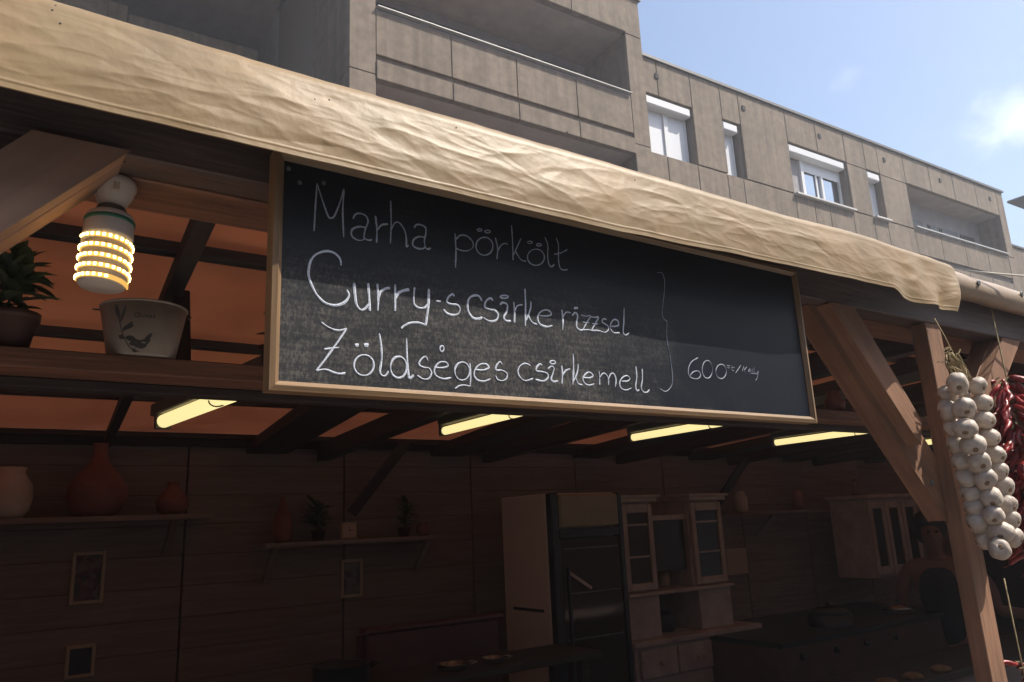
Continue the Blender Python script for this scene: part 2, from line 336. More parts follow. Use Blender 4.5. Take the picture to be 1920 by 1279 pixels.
panel(25.13, 25.2, 6.2, 9.25, Y0, g=0)
for a, b in ((6.2, 9.22), (9.22, 11.95)): panel(31.53, 32.05, a, b, Y0)
bx('lower_wall', CC, 13.05, 45, Y0, Y0+.3, G, 6.2)
bx('backing_wall', M['joint'], 13.05, 32.0, .52, .8, 6.2, 9.18)
bx('backing_wall', M['joint'], 13.05, 25.1, .52, .8, 9.18, 11.9)
bx('panel_backing', M['joint'], 13.05, 31.55, .2, .5, 10.93, 11.93)
bx('panel_backing', M['joint'], 13.05, 31.55, .2, .5, 6.2, 9.17)
for a, b in ((14.86, 16.0), (16.75, 18.83), (21.7, 22.8), (23.62, 25.1)): bx('panel_backing', M['joint'], a, b, .2, .5, 9.18, 10.93)
bx('roof_coping', M['coping'], 13.04, 32.1, Y0-.06, 6, 11.95, 12.03)
bx('side_wall', CC, 31.7, 32.04, .3, 6, 6.2, 11.94)
bx('roof_deck', M['concrete_d'], 13.05, 32, .3, 6, 11.6, 11.94)
# balcony recess at the far end
bx('back_wall', M['concrete_d'], 25.0, 31.7, 1.05, 1.2, 8.3, 11.6)
bx('side_wall', M['concrete_d'], 24.95, 25.12, .3, 1.04, 9.18, 11.6); bx('balcony_slab', M['soffit'], 25.1, 31.6, .28, 1.04, 10.9, 11.15)
bx('balcony_slab', M['soffit'], 25.1, 31.6, .5, 1.04, 8.4, 8.7)
bx('balcony_rail', M['rail'], 25.2, 31.5, .03, .13, 9.27, 9.315)
for s0, s1 in ((26.2, 27.45), (27.85, 28.5), (28.64, 29.85), (30.1, 31.1)):
    f = bx('window', M['coping'], s0, s1, 1.0, 1.049, 8.72, 10.2); bx('pane', M['glass_d'], s0+.05, s1-.05, .97, .999, 8.8, 10.15, f)
# overflow vents
for s in (13.6, 17.0, 20.5, 23.98, 27.45, 30.98): bx('vent', M['dark'], s-.06, s+.06, Y0-.03, Y0+.02, 11.42, 11.56)
bx('vent', M['dark'], 11.1, 11.22, -.06, 0, 13.0, 13.14)
# windows of the wing
for s0, s1, kind in wins:
    zt, zb = 10.87, 9.23; yb = Y0+.25; mid = (s0+s1)/2
    sb_ = bx('shutter_box', M['pvc'], s0+.01, s1-.01, Y0+.02, yb+.1, zt-.27, zt-.01, bev=.03)
    f = bx('window', M['pvc'], s0, s0+.07, yb, yb+.1, zb, zt-.27)
    def sub(nm, m, a, b, z0, z1, y0=0, y1=.04): return bx(nm, m, a, b, yb+y0, yb+y1, z0, z1, f)
    sub('frame', M['pvc'], s1-.07, s1, zb, zt-.27, 0, .1); 
    if kind == 'two':
        sub('shutter', M['shutter'], s0+.07, mid-.02, zb+.03, zt-.27, .02, .05); sub('frame', M['pvc'], mid-.02, mid+.12, zb, zt-.27, -.03, .1)
        sub('shutter', M['shutter'], mid+.12, s1-.07, zb+.14, zt-.27, .02, .05); sub('pane', M['glass_d'], mid+.12, s1-.07, zb, zb+.14, .05, .09)
    elif kind == 'one': sub('shutter', M['shutter'], s0+.07, s1-.07, zb, zt-.27, .02, .05)
    elif kind == 'gap': sub('shutter', M['shutter'], s0+.07, s1-.07, zb+.16, zt-.27, .02, .05); sub('pane', M['glass_d'], s0+.07, s1-.07, zb, zb+.16, .05, .09)
    else:
        a = s0+.78
        sub('pane', M['glass_d'], s0+.07, a, zb+.05, zt-.27, .10, .14); sub('frame', M['pvc'], a, a+.13, zb, zt-.27, -.02, .1)
        sub('curtain', M['concrete_d'], s0+.35, a, zb+.1, zt-.3, .06, .09)
        sub('shutter', M['shutter'], a+.13, s1-.07, zt-.62, zt-.27, .01, .04)
        mm = a+.13+(s1-.07-a-.13)*.5; sub('frame', M['pvc'], mm-.04, mm+.06, zb, zt-.6, .0, .1); sub('frame', M['pvc'], a+.13, s1-.07, zb, zb+.06, .0, .1)
        sub('pane', M['glass'], a+.13, mm-.04, zb+.06, zt-.6, .07, .09); sub('pane', M['glass'], mm+.06, s1-.37, zb+.06, zt-.6, .07, .09); sub('pane', M['glass_d'], s1-.37, s1-.07, zb+.06, zt-.6, .07, .09)
        q = [(mm-.30, zb+.07), (mm-.36, zt-.62)]
        sub('frame', M['pvc'], mm-.28, mm-.2, zb+.06, zt-.62, .03, .06)
    if kind in ('open', 'gap'): bx('sill', M['sill'], s0-.02, s1+.1, Y0-.12, yb, zb-.06, zb, bev=.005)
# ---- lower wing further right
for i in range(6): panel(32.1+i*1.6, 32.1+(i+1)*1.6, 6.2, 9.85, .32)
bx('roof_coping', M['coping'], 32.06, 45, .26, 6, 9.86, 9.93); bx('side_wall', CC, 32.06, 45, .5, 6, 6.2, 9.85)
# ---- recessed wing on the left
LY = 4.8
for i, (a, b) in enumerate(((-9, -6), (-6, -3.5), (-3.5, -1.6), (-1.6, .98), (1.41, 2.9), (2.9, 4.36))):
    if i < 4: panel(a, b, 8.5, 11.05, LY)
    else: panel(a, b, 8.5, 11.35, LY)
bx('wall_pier', CC, .99, 1.40, LY-.03, LY+2.5, 4, 12.2)
bx('parapet_cap', CC, 1.42, 4.36, LY-.12, LY+.2, 11.37, 11.95, bev=.01)
bx('parapet_cap', CC, -9, .98, LY-.12, LY+.2, 11.5, 12.3, bev=.01)
bx('lower_wall', CC, -9, 4.36, LY, LY+.2, G, 8.5)
bx('back_wall', M['concrete_d'], -9, 4.98, LY+2.6, LY+2.8, G, 16); bx('recess_side', M['concrete_d'], 4.98, 5.4, LY, LY+2.6, G, 14)
bx('balcony_slab', M['soffit'], -9, 4.97, LY-4.3, LY+2.6, 13.6, 13.9); bx('balcony_slab', M['soffit'], -9, 4.97, LY+.2, LY+2.6, 9.6, 9.9)  # upper slab carried forward out of view to shade this wing
bx('upper_parapet', CC, -9, 4.97, LY-4.4, LY-4.28, 13.59, 16.5)  # unseen parapet, set out with the slab for the same shade
# ---- unseen block added behind the viewer to keep low sky light off the stall
op = empty('sky_blocker_building', (0, -16, 0), 'unseen apartment block added behind the viewer to block low sky light', 'building')
box('wall', (-45, -26, 0), (50, -16, 14.5), M['concrete_d'], op); box('roof', (-45.5, -26.5, 14.501), (50.5, -15.5, 14.9), M['coping'], op)
wmm = None
for i in range(26):
    for j in range(4):
        mw_ = T((-42+i*3.5, -15.99, 2.0+j*3.2))
        if wmm is None: o_ = box('window', (0, -.1, 0), (1.5, .02, 1.5), M['glass_d'], op, 0, mw_); wmm = o_.data
        else: link(bpy.data.objects.new('window', wmm), op, mw_)
os_ = empty('sky_blocker_stall', (1, -5, 0), 'unseen timber stall with a beige roof added behind the viewer to block sky light', 'market stall')  # unseen stall, added to cut the sky fill under the tarpaulin
box('body', (-9, -6.2, 0), (11, -4.2, 2.3), M['plank'], os_); box('counter_shutter', (-8.8, -4.19, .1), (10.8, -4.1, 2.25), M['wood_i'], os_)
timber('roof_sheet', (-9.3, -4.9, 2.55), (11.3, -4.9, 2.55), 3.4, .03, M['tarp2'], os_)
# ---- another block far to the right whose roof corner shows
far = empty('distant_building', BW @ Vector((50*K, 0, 0)), 'dark overhanging roof corner of the farther building at the right edge', 'building')
def fx(name, m, s0, s1, y0, y1, z0, z1): return box(name, (s0*K, y0*K, z0*K+ZC), (s1*K, y1*K, z1*K+ZC), m, far, .02, BW)
fx('roof', M['roofdark'], 40.2, 56, -4, 3.3, 14.38, 14.5); fx('wall', M['concrete_d'], 46, 55.5, -3, 3, G, 14.37)

# ================================================================ market stall
st = empty('market_stall', (.8, 2.4, 0), 'long timber market stall with dark plank walls and orange roof sheet under the beige tarpaulin', 'market stall')
z = lambda v: v+ZC
XL, XR, YW = -2.24, 7.64, 3.8
def rz(Y): return .605-.045*(Y-1.0)             # height of the roof sheet above the eye
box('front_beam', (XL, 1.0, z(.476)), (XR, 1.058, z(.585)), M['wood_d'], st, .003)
timber('inner_beam', (XL, 1.115, z(.527)), (XR, 1.115, z(.527)), .108, .106, M['wood_i'], st)
def post(x0, y0=1.0, y1=1.040, w=.076, lean=.05):
    return timber('post', (x0+w/2+lean, (y0+y1)/2, 0), (x0+w/2, (y0+y1)/2, z(.475)), y1-y0, w, M['wood'], st, up=(1, 0, 0))
post(2.023); post(-.45, lean=0); post(4.6); post(7.2)
# braces: front lap and the full depth tenon behind it
def brace(poly_front, poly_back, m, dy=0):
    bm = bmesh.new()
    for poly, ya, yb in ((poly_front, .998, 1.034), (poly_back, 1.034, 1.083)):
        ya += dy; yb += dy
        a = [bm.verts.new((x, ya, z(zz))) for x, zz in poly]; b = [bm.verts.new((x, yb, z(zz))) for x, zz in poly]
        bm.faces.new(a); bm.faces.new(b[::-1])
        for i in range(len(a)): bm.faces.new((a[i], a[(i+1) % len(a)], b[(i+1) % len(a)], b[i]))
    # rotate into a frame whose X runs along the brace, so that the grain follows it
    p0 = Vector((poly_back[0][0], 1.03, z(poly_back[0][1]))); p1 = Vector((poly_back[1][0], 1.03, z(poly_back[1][1]))); x = (p1-p0).normalized(); y = Vector((0, 1, 0)); zz = x.cross(y)
    mw = Matrix(((x.x, y.x, zz.x, p0.x), (x.y, y.y, zz.y, p0.y), (x.z, y.z, zz.z, p0.z), (0, 0, 0, 1)))
    bmesh.ops.transform(bm, matrix=mw.inverted(), verts=bm.verts)
    bmesh.ops.bevel(bm, geom=[e for e in bm.edges], offset=.0015, segments=1, affect='EDGES')
    return bobj('brace', bm, m, st, mw)
brace([(1.60, .474), (1.897, .15), (1.918, .21), (1.70, .474)], [(1.565, .474), (2.033, -.035), (2.033, .12), (1.70, .474)], M['wood'])
brace([(2.56, .474), (2.235, .19), (2.20, .235), (2.45, .474)], [(2.57, .474), (2.118, -.02), (2.118, .13), (2.45, .474)], M['wood'])
brace([(.118, .474), (-.25, .083), (-.31, .10), (.017, .474)], [(.118, .474), (-.366, -.04), (-.366, .02), (.017, .474)], M['brace_l'], -.016)
# bolts through the joints
for x, zz, y in ((1.985, .06, 1.034), (2.17, .06, 1.034)):
    bm = bmesh.new(); lathe_bm(bm, [(0, 0), (.0075, 0), (.0075, .0035), (.005, .005), (0, .005)], 6); bobj('bolt', bm, M['galv'], st, T((x, y, z(zz))) @ Matrix.Rotation(pi/2, 4, 'X'))
# metal bracket on the post
box('bracket_plate', (2.030, 1.006, z(.37)), (2.0335, 1.044, z(.47)), M['galv'], st, .001)
# shelf plank across the opening
timber('shelf_plank', (XL, 1.55, z(.313)), (XR, 1.55, z(.313)), .10, .034, M['wood_i'], st)
timber('shelf_batten', (XL, 1.60, z(.286)), (XR, 1.60, z(.286)), .04, .018, M['wood_x'], st)
for x in (.32, 2.05, 3.4, 5.2): timber('hanger', (x, 1.62, z(.33)), (x+.01, 1.72, z(rz(1.72)-.05)), .035, .03, M['wood_x'], st)
# purlins, rafters and wide truss boards
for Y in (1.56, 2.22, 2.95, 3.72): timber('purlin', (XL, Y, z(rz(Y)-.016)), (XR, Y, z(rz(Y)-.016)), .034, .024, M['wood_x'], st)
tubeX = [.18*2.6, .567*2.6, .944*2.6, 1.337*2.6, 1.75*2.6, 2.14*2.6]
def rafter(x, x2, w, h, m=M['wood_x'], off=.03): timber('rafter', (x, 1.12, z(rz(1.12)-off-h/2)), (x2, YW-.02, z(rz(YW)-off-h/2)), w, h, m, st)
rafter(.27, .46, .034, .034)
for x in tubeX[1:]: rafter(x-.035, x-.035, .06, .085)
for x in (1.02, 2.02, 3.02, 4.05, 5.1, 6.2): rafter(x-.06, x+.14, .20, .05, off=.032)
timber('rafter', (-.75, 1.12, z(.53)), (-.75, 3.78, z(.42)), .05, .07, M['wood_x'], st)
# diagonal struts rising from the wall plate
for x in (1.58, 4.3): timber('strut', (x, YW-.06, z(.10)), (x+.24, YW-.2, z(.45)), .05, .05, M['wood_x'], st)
# roof sheet, gently sagging between the purlins
def roof_sheet():
    nx, ny = 160, 46; v = []; f = []
    for j in range(ny+1):
        Y = 1.0+(YW+.12-1.0)*j/ny
        for i in range(nx+1):
            X = XL-.05+(XR-XL+.1)*i/nx; ph = min([abs(Y-q) for q in (1.0, 1.56, 2.22, 2.95, 3.72)])
            zz = rz(Y)+.012+.008*noise.noise(Vector((X*3, Y*5, 0)))+.006*noise.noise(Vector((X*9, Y*3, 4))) - .012*min(1, ph*4) + .006
            v.append((X, Y, z(zz)))
    for j in range(ny):
        for i in range(nx): a = j*(nx+1)+i; f.append((a, a+1, a+nx+2, a+nx+1))
    return mobj('roof_sheet', v, f, M['roof'], st, None, True)
roof_sheet()
# back wall: framed panels of separate planks
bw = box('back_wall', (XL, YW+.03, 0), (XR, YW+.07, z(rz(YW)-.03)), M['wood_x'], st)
pw, ph = .76, .132
pm = None
for i in range(13):
    for j in range(11):
        x0 = XL+i*pw+.008; z1 = z(.47-j*ph)
        if pm is None:
            o = timber('plank', (x0, YW+.015, z1-ph/2), (x0+pw-.008, YW+.015, z1-ph/2), .03, ph-.0015, M['plank'], bw, bev=.0025); pm = o.data
        else:
            o = bpy.data.objects.new('plank', pm); mw = Matrix.Translation(Vector((x0, YW+.015+random.uniform(-.001, .0015), z1-ph/2)))
            y = Vector((0, 0, 1)).cross(Vector((1, 0, 0))); link(o, bw, mw)
box('lower_wall', (XL, YW, 0), (XR, YW+.029, z(.47-11*ph)-.004), M['plank'], st)
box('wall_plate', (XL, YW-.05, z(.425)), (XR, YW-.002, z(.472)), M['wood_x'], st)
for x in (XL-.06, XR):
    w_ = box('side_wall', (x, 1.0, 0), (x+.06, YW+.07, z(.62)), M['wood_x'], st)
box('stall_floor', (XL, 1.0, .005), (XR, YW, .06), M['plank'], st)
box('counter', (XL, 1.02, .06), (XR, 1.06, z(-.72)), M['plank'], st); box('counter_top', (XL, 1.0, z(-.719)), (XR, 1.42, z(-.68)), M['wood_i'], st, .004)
# ================================================================ blackboard

INK = {"marha":[[0.9,[353.6,408.6],[355.0,444.7],[356.9,480.8]],[0.8,[356.9,480.8],[366.0,453.8],[373.6,435.0],[377.8,432.8],[382.7,436.8],[390.9,459.0],[396.7,481.1]],[0.9,[396.7,481.1],[395.2,446.2],[396.8,407.6]],[1,[410.6,438.0],[414.8,445.8],[421.7,448.4],[430.5,446.3],[433.9,438.3],[429.6,425.3],[427.8,412.9],[433.9,409.7],[440.0,411.3]],[1,[431.3,428.2],[420.0,427.8],[410.6,422.6],[408.1,416.2],[410.7,409.8],[418.4,406.9],[425.2,408.2],[428.4,411.6]],[0.9,[445.5,449.3],[447.7,428.7],[447.2,408.1]],[1.1,[447.7,427.0],[455.2,437.1],[465.1,440.4]],[0.9,[470.0,478.4],[470.6,443.6],[469.0,410.7]],[0.9,[470.5,433.0],[477.0,444.9],[484.4,445.4],[492.6,435.3],[495.1,421.6],[495.0,410.5],[498.4,413.2]],[1,[508.2,442.8],[512.5,448.5],[520.1,449.6],[527.7,446.5],[527.9,436.5],[525.3,425.2],[527.0,414.7],[531.8,412.8],[535.7,415.2]],[0.9,[525.5,430.6],[515.9,429.8],[508.3,424.8],[505.3,418.0],[507.1,413.0],[514.6,410.7],[523.2,412.2],[526.7,416.4]],[0.8,[579.3,446.9],[580.0,418.3],[578.2,390.5]],[0.9,[580.2,436.8],[589.0,445.5],[601.3,446.2],[611.0,438.6],[611.0,429.2],[600.5,421.8],[588.2,420.6],[580.2,422.9]],[0.9,[630.8,449.7],[638.1,450.6],[644.3,448.3],[648.2,443.3],[648.9,436.5],[646.4,429.5],[641.0,423.7],[634.1,420.2],[626.9,419.8],[621.1,422.5],[617.6,427.8],[617.3,434.6],[620.2,441.5],[625.8,447.1],[632.8,450.2]],[0.6,[624.3,463.2],[627.5,463.4],[629.2,462.3],[628.3,460.6],[625.4,459.2],[622.2,459.1],[620.7,460.3],[621.8,462.0],[624.8,463.3]],[0.6,[639.0,463.2],[643.0,463.6],[645.0,462.4],[643.9,460.5],[640.3,458.9],[636.5,458.7],[634.7,460.0],[636.0,461.9],[639.7,463.4]],[0.8,[654.5,453.2],[658.0,435.6],[655.6,417.0]],[0.9,[657.8,430.7],[664.9,442.1],[672.8,446.8],[678.2,445.8]],[0.8,[687.4,480.8],[688.0,450.5],[687.2,420.3]],[0.8,[705.2,461.0],[697.2,446.2],[688.6,429.2]],[0.9,[693.3,436.8],[700.5,426.3],[707.0,422.5],[712.7,423.0]],[0.7,[731.8,446.9],[739.8,447.9],[746.6,445.8],[750.8,441.2],[751.5,434.8],[748.6,428.2],[742.7,422.6],[735.0,419.2],[727.2,418.8],[720.8,421.2],[717.1,426.1],[716.9,432.5],[720.2,439.0],[726.3,444.3],[734.0,447.4]],[0.6,[722.6,459.7],[726.1,460.0],[727.9,458.8],[726.9,457.0],[723.7,455.6],[720.2,455.5],[718.6,456.7],[719.9,458.5],[723.2,459.9]],[0.6,[741.0,458.4],[744.9,458.7],[746.9,457.6],[745.8,455.7],[742.2,454.3],[738.3,454.1],[736.6,455.3],[737.9,457.2],[741.6,458.6]],[0.8,[755.3,472.5],[760.3,459.2],[758.9,438.9],[760.3,425.2],[766.0,421.7],[771.9,427.0]],[0.8,[779.5,475.8],[783.4,463.3],[781.7,440.7],[783.0,424.7],[788.6,419.6],[799.7,421.7]],[0.8,[772.4,444.8],[786.0,449.1],[802.6,458.4]]],"curry":[[1.7,[393.3,364.9],[391.5,374.6],[383.2,381.5],[371.8,382.5],[358.9,376.6],[351.1,367.9],[347.8,357.7],[346.7,346.2],[349.3,335.4],[353.3,326.9],[358.2,318.3],[367.9,309.2],[379.1,305.8],[390.4,307.3],[400.2,313.4],[405.1,323.0],[401.8,330.4]],[1.8,[412.6,342.2],[414.3,322.7],[416.9,309.9],[422.8,304.1],[428.7,306.5],[434.7,313.8]],[1.9,[433.8,344.5],[435.5,320.5],[436.3,304.1]],[1.7,[448.0,345.7],[449.3,325.7],[448.4,305.9]],[1.8,[449.3,324.9],[452.9,334.6],[461.7,340.8],[467.9,342.1]],[1.6,[476.0,348.8],[475.8,325.8],[475.6,308.9]],[2.4,[475.8,327.5],[481.3,336.7],[490.4,341.8],[498.6,344.3]],[1.2,[507.4,349.0],[505.8,333.2],[506.6,323.0],[513.9,318.4],[523.2,319.9],[528.9,325.8]],[1.5,[531.4,349.7],[529.8,324.2],[526.2,301.3],[524.5,292.9]],[1.3,[524.5,293.4],[513.4,295.6],[500.6,294.1],[489.7,288.7],[485.1,284.0]],[1.3,[543.3,332.5],[551.0,333.0]],[1.5,[574.7,344.1],[571.9,347.3],[564.8,341.9],[561.7,333.5],[569.4,331.0],[579.2,331.3],[584.0,325.7],[580.8,317.3],[570.8,314.3],[561.2,315.8],[555.1,321.2]],[1.5,[624.3,343.5],[619.4,350.1],[611.2,350.5],[602.9,346.1],[598.5,337.4],[598.5,324.8],[605.7,314.6],[615.8,313.4],[624.2,316.8]],[1.3,[644.9,346.7],[640.2,349.8],[631.5,343.5],[629.4,334.1],[637.2,331.4],[647.7,330.9],[653.7,324.2],[649.0,314.9],[636.4,312.2],[625.8,316.4]],[0.8,[665.4,357.7],[670.1,358.1],[673.4,357.5],[674.0,356.0],[671.7,354.4],[667.3,353.2],[662.6,352.9],[659.6,353.6],[659.3,355.1],[661.9,356.7],[666.3,357.9]],[1.3,[657.7,341.3],[663.3,345.7],[671.8,343.1],[670.1,331.7],[664.2,321.8],[668.2,316.4],[677.3,316.9]],[1.2,[684.5,349.4],[685.3,331.7],[683.9,315.2]],[1.2,[685.4,334.5],[691.4,343.7],[701.5,346.9]],[1.3,[708.1,374.7],[707.6,347.6],[705.0,311.6]],[1.2,[718.8,354.8],[716.8,341.2],[707.1,321.2]],[1.5,[711.0,331.1],[718.8,319.7],[728.8,317.1]],[1.2,[734.4,332.9],[747.0,333.4],[758.8,337.1],[755.8,343.1],[745.4,343.4],[734.6,336.7],[730.5,326.7],[735.6,317.8],[748.1,315.4],[759.9,318.6]],[1.4,[782.0,348.3],[783.0,329.9],[781.0,313.2]],[1.1,[783.5,336.8],[791.3,345.1],[800.3,345.2]],[1.6,[808.2,353.5],[812.3,355.4],[817.2,355.6]],[1.2,[803.1,341.0],[810.8,346.9],[815.3,341.5],[811.8,329.3],[812.3,320.5],[819.4,317.3],[825.6,318.6]],[0.8,[822.9,344.4],[833.9,343.3],[844.1,344.9],[834.2,331.8],[826.4,319.1],[836.9,319.8],[845.5,318.7]],[0.7,[825.5,331.8],[840.5,332.5]],[0.8,[842.7,343.7],[852.8,343.5],[861.8,344.9],[853.0,331.9],[844.9,320.0],[854.4,320.5],[864.5,320.1]],[0.7,[845.4,331.4],[859.4,332.6]],[0.8,[879.5,343.0],[873.1,343.2],[869.3,337.7],[876.1,334.1],[882.3,331.1],[882.4,324.7],[874.7,319.2],[864.0,320.1]],[0.8,[888.8,331.8],[898.0,332.4],[907.0,335.9],[905.7,343.9],[896.6,344.3],[888.3,334.8],[888.2,325.7],[895.5,320.4],[908.3,322.1]],[0.9,[923.8,368.8],[920.3,343.5],[917.0,324.7],[921.7,319.0],[930.8,324.1]]],"zold":[[1,[365.9,279.7],[374.6,274.4],[385.9,270.9],[394.0,271.7],[402.1,275.0]],[1,[402.1,275.0],[390.8,257.2],[375.1,233.8],[359.8,212.6]],[1.4,[359.8,212.6],[372.2,215.1],[384.8,211.7],[392.8,210.8],[400.4,212.3]],[0.9,[370.3,242.7],[381.3,245.0],[390.9,246.9]],[3.2,[414.5,252.3],[417.0,252.9],[419.5,252.8]],[3.2,[427.8,253.6],[430.7,254.4],[434.1,254.0]],[1,[424.8,239.5],[431.5,239.7],[437.3,237.0],[441.1,231.8],[442.0,225.2],[439.9,218.8],[435.3,213.7],[429.0,211.0],[422.4,211.3],[416.9,214.5],[413.5,219.8],[413.0,226.3],[415.4,232.6],[420.2,237.5],[426.6,239.9]],[1.1,[450.5,272.9],[453.3,256.8],[454.1,237.5],[451.4,219.6],[453.9,213.4],[459.1,212.9],[464.6,219.8]],[1.2,[478.0,241.7],[483.7,241.8],[488.8,238.8],[492.0,233.2],[492.7,226.3],[490.8,219.4],[486.7,214.1],[481.3,211.4],[475.6,211.8],[470.8,215.2],[468.0,221.0],[467.6,227.9],[469.8,234.6],[474.0,239.7],[479.6,242.1]],[1.6,[493.0,270.6],[493.5,244.1],[495.5,218.0],[497.5,212.4],[503.9,217.0]],[1,[527.1,240.3],[523.5,245.9],[516.1,241.1],[512.7,233.3],[519.5,229.7],[528.7,228.8],[532.6,222.4],[528.4,214.1],[519.2,212.3],[509.3,217.0]],[0.8,[550.5,264.5],[552.7,264.2],[554.1,261.9],[553.9,258.8],[552.3,256.4],[550.1,255.8],[548.3,257.4],[547.8,260.3],[548.8,263.2],[550.9,264.6]],[1,[538.9,230.9],[551.2,231.4],[560.4,235.0],[557.1,240.0],[547.6,239.5],[539.9,233.0],[537.3,224.4],[541.4,218.0],[552.6,215.0],[565.4,217.5]],[0.9,[582.9,242.2],[588.7,242.4],[593.8,239.7],[596.9,234.8],[597.6,228.6],[595.5,222.5],[591.2,217.8],[585.6,215.3],[579.9,215.6],[575.1,218.7],[572.3,223.7],[572.0,229.9],[574.4,235.8],[578.8,240.4],[584.5,242.5]],[1,[598.5,242.8],[599.2,223.9],[597.6,207.0]],[1,[597.6,206.6],[588.8,207.8],[579.1,206.3],[571.6,201.6]],[1.1,[607.6,232.8],[622.7,233.5],[632.0,238.2],[627.2,243.1],[617.0,241.8],[608.7,235.0],[605.3,225.2],[610.0,217.8],[621.9,216.0],[634.3,220.4]],[1,[657.2,245.0],[653.2,248.8],[646.6,242.4],[645.3,235.2],[655.7,235.6],[664.9,231.4],[664.5,224.2],[656.9,219.3],[647.7,220.4],[643.8,226.3]],[0.9,[711.0,247.5],[701.3,250.0],[691.3,245.6],[686.4,236.6],[689.2,227.8],[699.6,222.2],[715.2,226.9]],[1,[734.5,249.4],[730.1,251.4],[723.1,245.7],[722.7,239.7],[733.8,239.2],[743.8,236.8],[744.4,229.9],[735.0,224.1],[719.6,225.4]],[1,[755.3,259.1],[759.1,259.0],[761.4,257.7],[761.2,255.7],[758.4,254.0],[754.6,253.5],[751.5,254.4],[750.6,256.2],[752.4,258.1],[756.0,259.1]],[1.1,[745.5,244.7],[752.6,249.5],[758.2,247.2],[755.3,238.0],[751.2,228.5],[755.4,224.7],[765.2,226.1]],[1,[774.1,252.6],[774.8,237.6],[772.5,222.5]],[1,[774.8,236.7],[782.4,244.7],[791.4,248.3]],[1.1,[800.2,274.7],[798.8,248.8],[795.2,222.1]],[1,[809.6,258.3],[806.5,243.7],[797.1,227.5]],[1,[801.8,235.8],[806.8,224.8],[815.6,223.1]],[1,[819.8,235.7],[832.0,236.0],[839.7,240.0],[834.0,245.4],[825.3,243.2],[817.8,235.0],[819.5,227.2],[828.4,223.4],[841.4,226.1]],[0.9,[854.2,249.2],[854.3,237.6],[853.2,225.5]],[0.9,[854.4,238.6],[862.6,246.0],[870.0,244.6],[873.9,237.0],[873.3,226.3]],[0.9,[874.5,238.0],[880.4,246.3],[887.6,246.8],[891.0,237.2],[888.4,224.3]],[1,[903.7,235.1],[918.3,236.7],[924.1,242.1],[916.6,246.0],[905.6,241.2],[899.0,231.9],[901.2,223.2],[912.6,220.3],[925.4,224.7]],[1,[940.5,264.8],[940.5,245.7],[936.0,229.3],[937.7,221.1],[943.8,222.5]],[1.1,[955.2,260.9],[953.6,242.6],[949.2,227.2],[953.7,219.5],[961.8,219.5],[968.4,224.4]]],"brace":[[0.5,[1014.8,449.0],[1028.5,450.0],[1032.6,433.3],[1027.3,405.6],[1018.8,375.2],[1020.0,362.2],[1028.2,356.5]],[0.7,[1029.1,358.0],[1024.6,323.4],[1027.7,297.7],[1029.8,264.5],[1028.2,241.4],[1018.9,229.4],[1007.7,223.7],[994.5,227.9]]],"price":[[0.9,[1102.6,293.8],[1083.7,284.3],[1073.7,270.4],[1073.7,257.4],[1084.7,252.5],[1097.9,253.9],[1104.9,261.0],[1099.9,267.7],[1086.6,265.7],[1076.4,258.1]],[0.8,[1125.3,290.2],[1131.7,290.3],[1136.8,286.8],[1139.5,280.5],[1139.2,272.7],[1136.0,264.9],[1130.6,258.9],[1124.2,255.9],[1117.9,256.3],[1113.2,260.2],[1110.9,266.8],[1111.6,274.6],[1115.0,282.1],[1120.6,287.9],[1127.1,290.6]],[0.8,[1163.2,285.8],[1170.0,286.0],[1175.5,283.3],[1178.6,278.2],[1178.5,271.9],[1175.4,265.6],[1169.8,260.6],[1163.1,258.0],[1156.4,258.3],[1151.3,261.4],[1148.7,266.6],[1149.1,273.0],[1152.6,279.1],[1158.3,283.8],[1165.2,286.1]],[0.5,[1181.6,285.3],[1193.5,285.2]],[0.5,[1187.4,284.7],[1187.0,277.3]],[0.4,[1182.0,281.0],[1191.7,281.2]],[0.5,[1198.1,286.1],[1196.2,277.2],[1201.3,276.5]],[0.4,[1194.2,281.9],[1204.0,282.7]],[0.4,[1205.4,271.8],[1223.8,289.0]],[0.4,[1225.2,276.1],[1232.6,287.4]],[0.4,[1241.6,287.3],[1232.8,279.4],[1237.4,272.5]],[0.4,[1243.4,278.5],[1252.0,279.7],[1250.1,283.5],[1244.2,278.0],[1249.2,273.4]],[0.4,[1257.6,285.2],[1255.9,276.1]],[0.4,[1263.9,287.4],[1260.8,275.1]],[0.5,[1265.3,278.8],[1268.6,273.7],[1275.8,281.0],[1269.9,267.4],[1263.4,261.3]],[0.4,[1251.1,274.9],[1270.5,275.3]]]}
YF = .972
bd = empty('chalkboard', (.87, .98, z(.182)), 'long black menu chalkboard in a pine frame with three handwritten dishes and a price', 'chalkboard')
bx0, bx1, bz0, bz1 = .296, 1.4415, z(.182), z(.5175)
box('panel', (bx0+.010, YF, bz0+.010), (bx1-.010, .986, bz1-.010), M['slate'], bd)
prof = [(0, .992), (0, .966), (.007, .964), (.0085, .966), (.0135, .9708), (.0135, .992)]
cor = [(bx0, bz0, 1, 1), (bx1, bz0, -1, 1), (bx1, bz1, -1, -1), (bx0, bz1, 1, -1)]
